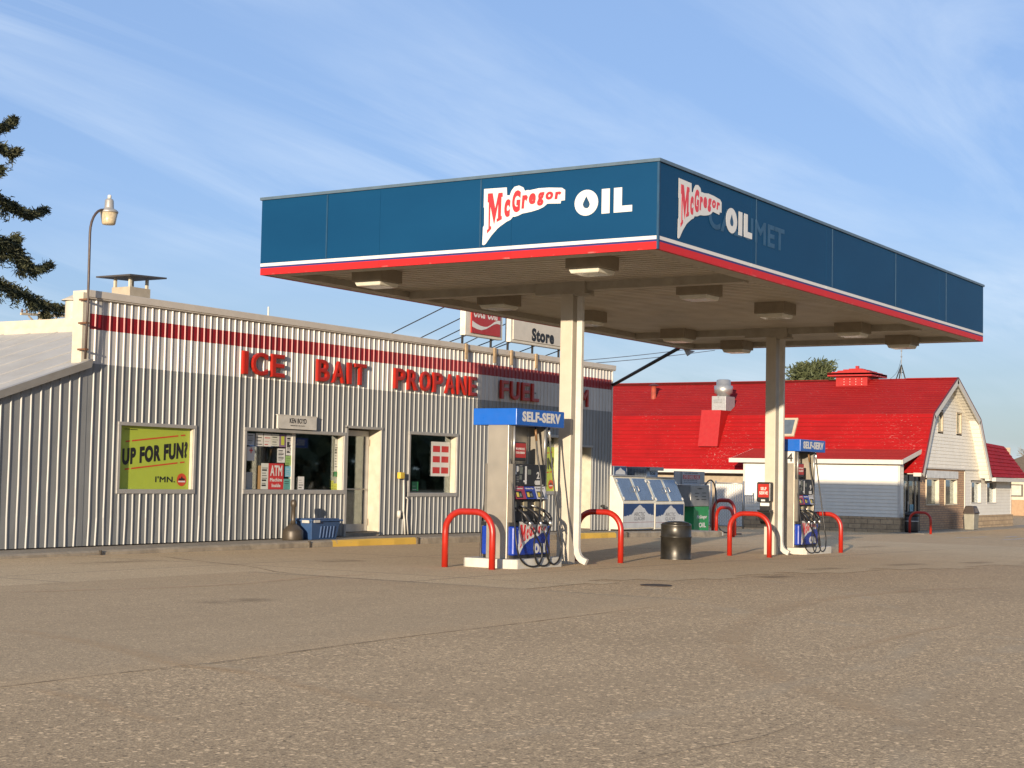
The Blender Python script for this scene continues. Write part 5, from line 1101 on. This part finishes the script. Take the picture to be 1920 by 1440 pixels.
mb.slab([P, P+H_, P+W_+H_, P+W_], nn*.10); mb.build('frame', M('attic frame', (.50, .42, .30), .6), sk)
mb = MB(); mb.slab([P+nn*.101+Y_*.12+d_*.1, P+nn*.101+Y_*.12+d_*.85, P+nn*.101+Y_*.83+d_*.85, P+nn*.101+Y_*.83+d_*.1], nn*.006); mb.build('pane', M('skylight glass', (.10, .13, .16), .1), sk)
# pavement by the restaurant, bins
mb = MB(); mb.box(63.2, 90, 20.35, YW, ZG-.3, ZG+.03); mb.box(62.2, 63.2, 20.9, YW, ZG-.3, ZG+.02); struct(mb.build('footpath', concrete_m))
tr = thing('trash_can', (71.5, 20.9, ZG), 'tall grey waste bin with dark brown hood by the stone wall', 'trash can')
mb = MB(); mb.hexa([(71.22, 20.68, ZG+.03), (71.9, 20.68, ZG+.03), (71.9, 21.1, ZG+.03), (71.22, 21.1, ZG+.03)], [(71.18, 20.65, .20), (71.95, 20.65, .20), (71.95, 21.13, .20), (71.18, 21.13, .20)]); mb.build('body', M('bin grey', (.28, .27, .22), .6), tr, bevel=.03)
mb = MB(); mb.hexa([(71.12, 20.61, .20), (72.0, 20.61, .20), (72.0, 21.17, .20), (71.12, 21.17, .20)], [(71.3, 20.72, .56), (71.85, 20.72, .56), (71.85, 21.1, .56), (71.3, 21.1, .56)]); hh = mb.build('hood', M('brown hood', (.06, .045, .035), .5), tr, bevel=.05)
mb = MB(); mb.quad((71.3, 20.632, .27), (71.8, 20.632, .27), (71.75, 20.685, .47), (71.35, 20.685, .47)); mb.build('flap', M('flap', (.16, .12, .08), .5), hh)
bk = thing('litter_bin', (64.3, 21.25, ZG), 'round black litter bin beside the restaurant door', 'trash can')
mb = MB(); mb.lathe((64.3, 21.22, ZG+.02), [(.26, 0), (.28, .1), (.28, .62), (.27, .66)], 20); mb.build('body', black_plastic, bk, smooth=True)
mb = MB(); mb.lathe((64.3, 21.22, ZG+.68), [(.28, 0), (.27, .14), (.18, .2), (.04, .21)], 20); mb.build('hood', black_plastic, bk, smooth=True)
mb = MB(); mb.lathe((64.3, 21.22, ZG+.47), [(.284, 0), (.284, .04)], 20); mb.build('band', alu, bk, smooth=True)

# ------------------------------------------------------------------ building far right
fbd = thing('distant_building', (120, 26, -.5), 'low tan building with brown hip roof beyond the restaurant', 'building')
mb = MB(); mb.box(112, 135, 18, 31.5, -.6, .55); mb.build('brick_base', M('tan brick far', (.42, .28, .17), .8), fbd)
mb = MB(); mb.box(112.05, 135, 18.05, 31.45, .55, 2.2); mb.build('wall', cream_paint, fbd)
mb = MB(); mb.hexa([(111, 17, 2.2), (136, 17, 2.2), (136, 32.4, 2.2), (111, 32.4, 2.2)], [(117, 23, 5.4), (130, 23, 5.4), (130, 26, 5.4), (117, 26, 5.4)]); mb.build('roof', M('brown shingles', (.15, .115, .08), .9, var=.15), fbd)
for y0 in (27.6, 28.9, 30.2):
    mb = MB(); mb.box(111.97, 112.04, y0-1.05, y0, .78, 1.62); wn = mb.build('window', M('far frame', (.10, .09, .08), .5), fbd)
    q = MB(); q.box(111.95, 111.969, y0-.95, y0-.1, .86, 1.54); q.build('pane', M('pale blind', (.55, .55, .48), .4), wn)

# ------------------------------------------------------------------ trees, poles, wires
def sprays(mb, c, n, size, spread, droop, rr, dirv=None):
    for _ in range(n):
        p = Vector((c[0]+rr.gauss(0, spread), c[1]+rr.gauss(0, spread), c[2]+rr.gauss(0, spread*.7)-abs(rr.gauss(0, droop))))
        a = Vector((rr.gauss(0, 1), rr.gauss(0, 1), rr.gauss(-.25, .7)))
        if dirv: a += dirv*1.2
        a.normalize(); b = a.cross(Vector((rr.gauss(0, 1), rr.gauss(0, 1), rr.gauss(0, 1)))).normalized(); s = size*rr.uniform(.6, 1.3)
        mb.add([p-b*s*.16, p+b*s*.16, p+a*s+b*s*.06, p+a*s-b*s*.06], [(0, 1, 2, 3)])
def spruce():
    t = thing('spruce_tree', (26.2, 34.3, 0), 'dark drooping spruce with layered boughs reaching in behind the store', 'tree'); rr = random.Random(11)
    mb = MB(); mb.tube([(26.0, 34.2, -.2), (26.0, 34.2, 5), (26.02, 34.1, 11), (26., 34.1, 15.8)], [.32, .26, .15, .03], 12); mb.build('trunk', bark, t, smooth=True)
    vis = [[(26.1, 34.1, 10.6), (26.57, 34.0, 10.45), (27.59, 34.0, 10.36), (28.28, 34.0, 10.5), (28.55, 34.0, 10.72)], [(26.1, 34.1, 10.2), (26.59, 34.0, 10.04), (27.78, 34.0, 9.96), (28.41, 34.0, 9.83), (28.68, 34.0, 9.9)],
           [(26.1, 34.1, 9.4), (26.64, 34.0, 9.14), (27.85, 34.0, 8.68), (28.56, 34.0, 8.46), (29.11, 34.0, 8.27), (29.7, 34.0, 8.47)], [(26.1, 34.1, 8.2), (26.7, 34.0, 7.91), (27.73, 34.0, 7.52), (28.26, 34.0, 7.42), (28.88, 34.0, 7.23), (29.4, 34.0, 6.83), (29.95, 34.0, 6.98)],
           [(26.1, 34.1, 7.3), (26.74, 34.0, 6.95), (27.95, 34.0, 6.43), (29.03, 34.0, 6.13), (29.77, 34.0, 5.9), (30.5, 34.0, 5.86)], [(27.23, 34.0, 7.23), (28.26, 34.0, 7.40), (28.61, 34.0, 7.38), (28.8, 34.0, 7.6)]]
    wood_ = MB(); leaf = MB()
    def bough(pts, dens, hang, cl):
        sp = smooth_path(pts, 5); L = len(sp); wood_.tube(sp, [.05*(1-i/L)+.008 for i in range(L)], 5)
        for i, q in enumerate(sp):
            u = i/(L-1); thick = cl*(1.0-.55*u)*(.7+.6*rr.random())
            sprays(leaf, q, int(dens*1.7*(.8+.6*rr.random())), .115, thick*.55, hang*(1-.75*u)*rr.choice((.25, .5, 1.5)), rr, (sp[min(i+1, L-1)]-sp[max(i-1, 0)]).normalized()*.7)
    for q in vis: bough(q, 105, .22, .20)
    for q in ((28.2, 34, 6.35, .6), (28.72, 34, 6.25, .2), (28.3, 34, 7.3, .4), (29.0, 34, 7.0, .42), (29.9, 34, 5.75, .2), (28.0, 34, 8.4, .4), (29.45, 34, 5.95, .2)):
        for j in range(7): sprays(leaf, (q[0], q[1], q[2]-q[3]*j/7), 60, .10, .075, .03, rr, -Z_)
    z = 1.8
    while z < 15.4:
        n_ = 6; Lb = 4.6*(1-z/16.5)+.25
        for i in range(n_):
            a = rr.uniform(0, 2*math.pi)
            if math.cos(a) > .55 and 4.2 < z < 12: continue
            e_ = Vector((math.cos(a), math.sin(a), 0))*Lb
            bough([Vector((26.0, 34.2, z)), Vector((26., 34.2, z-.12))+e_*.4, Vector((26., 34.2, z-.5))+e_*.8, Vector((26., 34.2, z-.35))+e_], 26, .2, .2)
        z += .62
    wood_.build('bough', bark, t); leaf.build('crown', spruce_m, t)
spruce()
def crown_tree(name, c, rx, rz_, n, size, m, label, seed, trunk_h):
    t = thing(name, (c[0], c[1], g(c[0], c[1])), label, 'tree'); rr = random.Random(seed); mb = MB()
    mb.tube([(c[0], c[1], -.6), (c[0]+.1, c[1], c[2]-rz_*.3), (c[0]+.1, c[1]+.1, c[2]+rz_*.7)], [.3, .2, .05], 10)
    leaf = MB(); 
    for i in range(46):
        a = rr.uniform(0, 2*math.pi); u = rr.uniform(-.9, 1); rad = rx*math.sqrt(max(.05, 1-u*u*.92))*rr.uniform(.55, 1.06); q = (c[0]+rad*math.cos(a), c[1]+rad*math.sin(a), c[2]+rz_*u*rr.uniform(.75, 1.1))
        mb.tube([(c[0], c[1], c[2]-rz_*.4+u*.3), (q[0], q[1], q[2])], [.07, .02], 5)
        for j in range(3): sprays(leaf, (q[0]+rr.gauss(0, .25), q[1]+rr.gauss(0, .25), q[2]+rr.gauss(0, .2)), n//46//3, size, .26, .05, rr, Vector((math.cos(a)*.5, math.sin(a)*.5, .8)))
    mb.build('trunk', bark, t, smooth=True); leaf.build('crown', m, t); return t
crown_tree('pine_tree', (110, 43.9, 8.6), 1.55, 1.5, 7500, .36, pine_m, 'bushy green pine crown showing above the red ridge', 3, 6)
def bare_tree():
    t = thing('bare_tree', (150, 36.0, -.5), 'leafless grey tree at the right edge beyond the restaurant', 'tree'); rr = random.Random(9); mb = MB(); br_ = MB()
    def grow(p, d_, L, r_, dep):
        q = p+d_*L; (mb if dep == 0 else br_).tube([p, (p+q)/2+Vector((rr.gauss(0, .05*L),)*3), q], [r_, r_*.85, r_*.65], 6 if dep < 2 else 4)
        if dep >= 5: return
        for _ in range(3 if dep < 4 else 2):
            nd = (d_+Vector((rr.gauss(0, .5), rr.gauss(0, .5), rr.gauss(.1, .3)))).normalized(); grow(q, nd, L*rr.uniform(.6, .8), r_*.6, dep+1)
    grow(Vector((150, 37.2, -.5)), Z_, 2.2, .2, 0); mb.build('trunk', twig_m, t); br_.build('crown', twig_m, t)
bare_tree()
up = thing('utility_pole', (65.5, 75, -.5), 'weathered utility pole with a braced crossarm behind the store roof', 'pole')
mb = MB(); mb.cyl((65.5, 75, -.6), (65.5, 75, 10.75), .17, .13, 10); mb.build('pole', M('pale pole wood', (.50, .42, .30), .8, var=.15), up, smooth=True)
mb = MB(); mb.slab([(63.85, 74.83, 10.40), (67.2, 74.83, 10.56), (67.2, 74.83, 10.70), (63.85, 74.83, 10.54)], (0, -.12, 0)); mb.build('crossarm', MATS['pale pole wood'], up)
for q in ((64.45, 10.40), (66.6, 10.5)): mb = MB(); mb.tube([(q[0], 74.78, q[1]), (65.5, 74.8, 9.65)], .05, 6); mb.build('brace', MATS['pale pole wood'], up)
for x in (63.95, 64.3, 67.0): mb = MB(); mb.lathe((x, 74.77, 10.56), [(.05, 0), (.07, .1), (.04, .22)], 8); mb.build('insulator', M('insulator', (.15, .09, .06), .3), up, smooth=True)
for k_, (a, b) in enumerate((((96, 60, 9.37), (128, 60, 13.3)), ((98, 60, 9.37), (128, 60, 12.9)))):
    mb = MB(); A, B_ = Vector(a), Vector(b); mb.tube([A+(B_-A)*i/8-Z_*(.5*math.sin(math.pi*i/8)*.3) for i in range(9)], .028, 5)
    tag(mb.build('power_line', M('wire grey', (.12, .12, .13), .5)), ('upper thin power line crossing the sky beside the column', 'lower thin power line crossing the sky beside the column')[k_], 'wire', 'power lines')

# unseen wood across the road, added to darken reflections in the shop windows
rr = random.Random(21); mb = MB()
for x in rng(30, 330, 3.2):
    h = rr.uniform(6, 12)
    for _ in range(60):
        p = Vector((x+rr.gauss(0, 1.6), -85+rr.gauss(0, 2.5), rr.uniform(-.5, h)*.95)); s_ = rr.uniform(.7, 1.8); a = Vector((rr.gauss(0, 1), rr.gauss(0, .5), rr.gauss(0, 1))).normalized(); b = a.cross(Vector((0, 1, .2))).normalized()
        mb.add([p-a*s_-b*s_*.5, p+a*s_-b*s_*.5, p+a*s_*.6+b*s_*.6, p-a*s_*.6+b*s_*.6], [(0, 1, 2, 3)])
mb.box(60, 110, -82, -78, -.6, 4.2)
for y in rng(-110, 120, 3.0):  # unseen low tree row, added sunward to dim low sky on the columns
    h = rr.uniform(4, 8)
    for _ in range(40):
        p = Vector((-95+rr.gauss(0, 2.5), y+rr.gauss(0, 1.6), rr.uniform(-.5, h)*.95)); s_ = rr.uniform(.7, 1.6); a = Vector((rr.gauss(0, .5), rr.gauss(0, 1), rr.gauss(0, 1))).normalized(); b = a.cross(Vector((1, 0, .2))).normalized()
        mb.add([p-a*s_-b*s_*.5, p+a*s_-b*s_*.5, p+a*s_*.6+b*s_*.6, p-a*s_*.6+b*s_*.6], [(0, 1, 2, 3)])
struct(mb.build('unseen_treeline', pine_m), 'stuff')
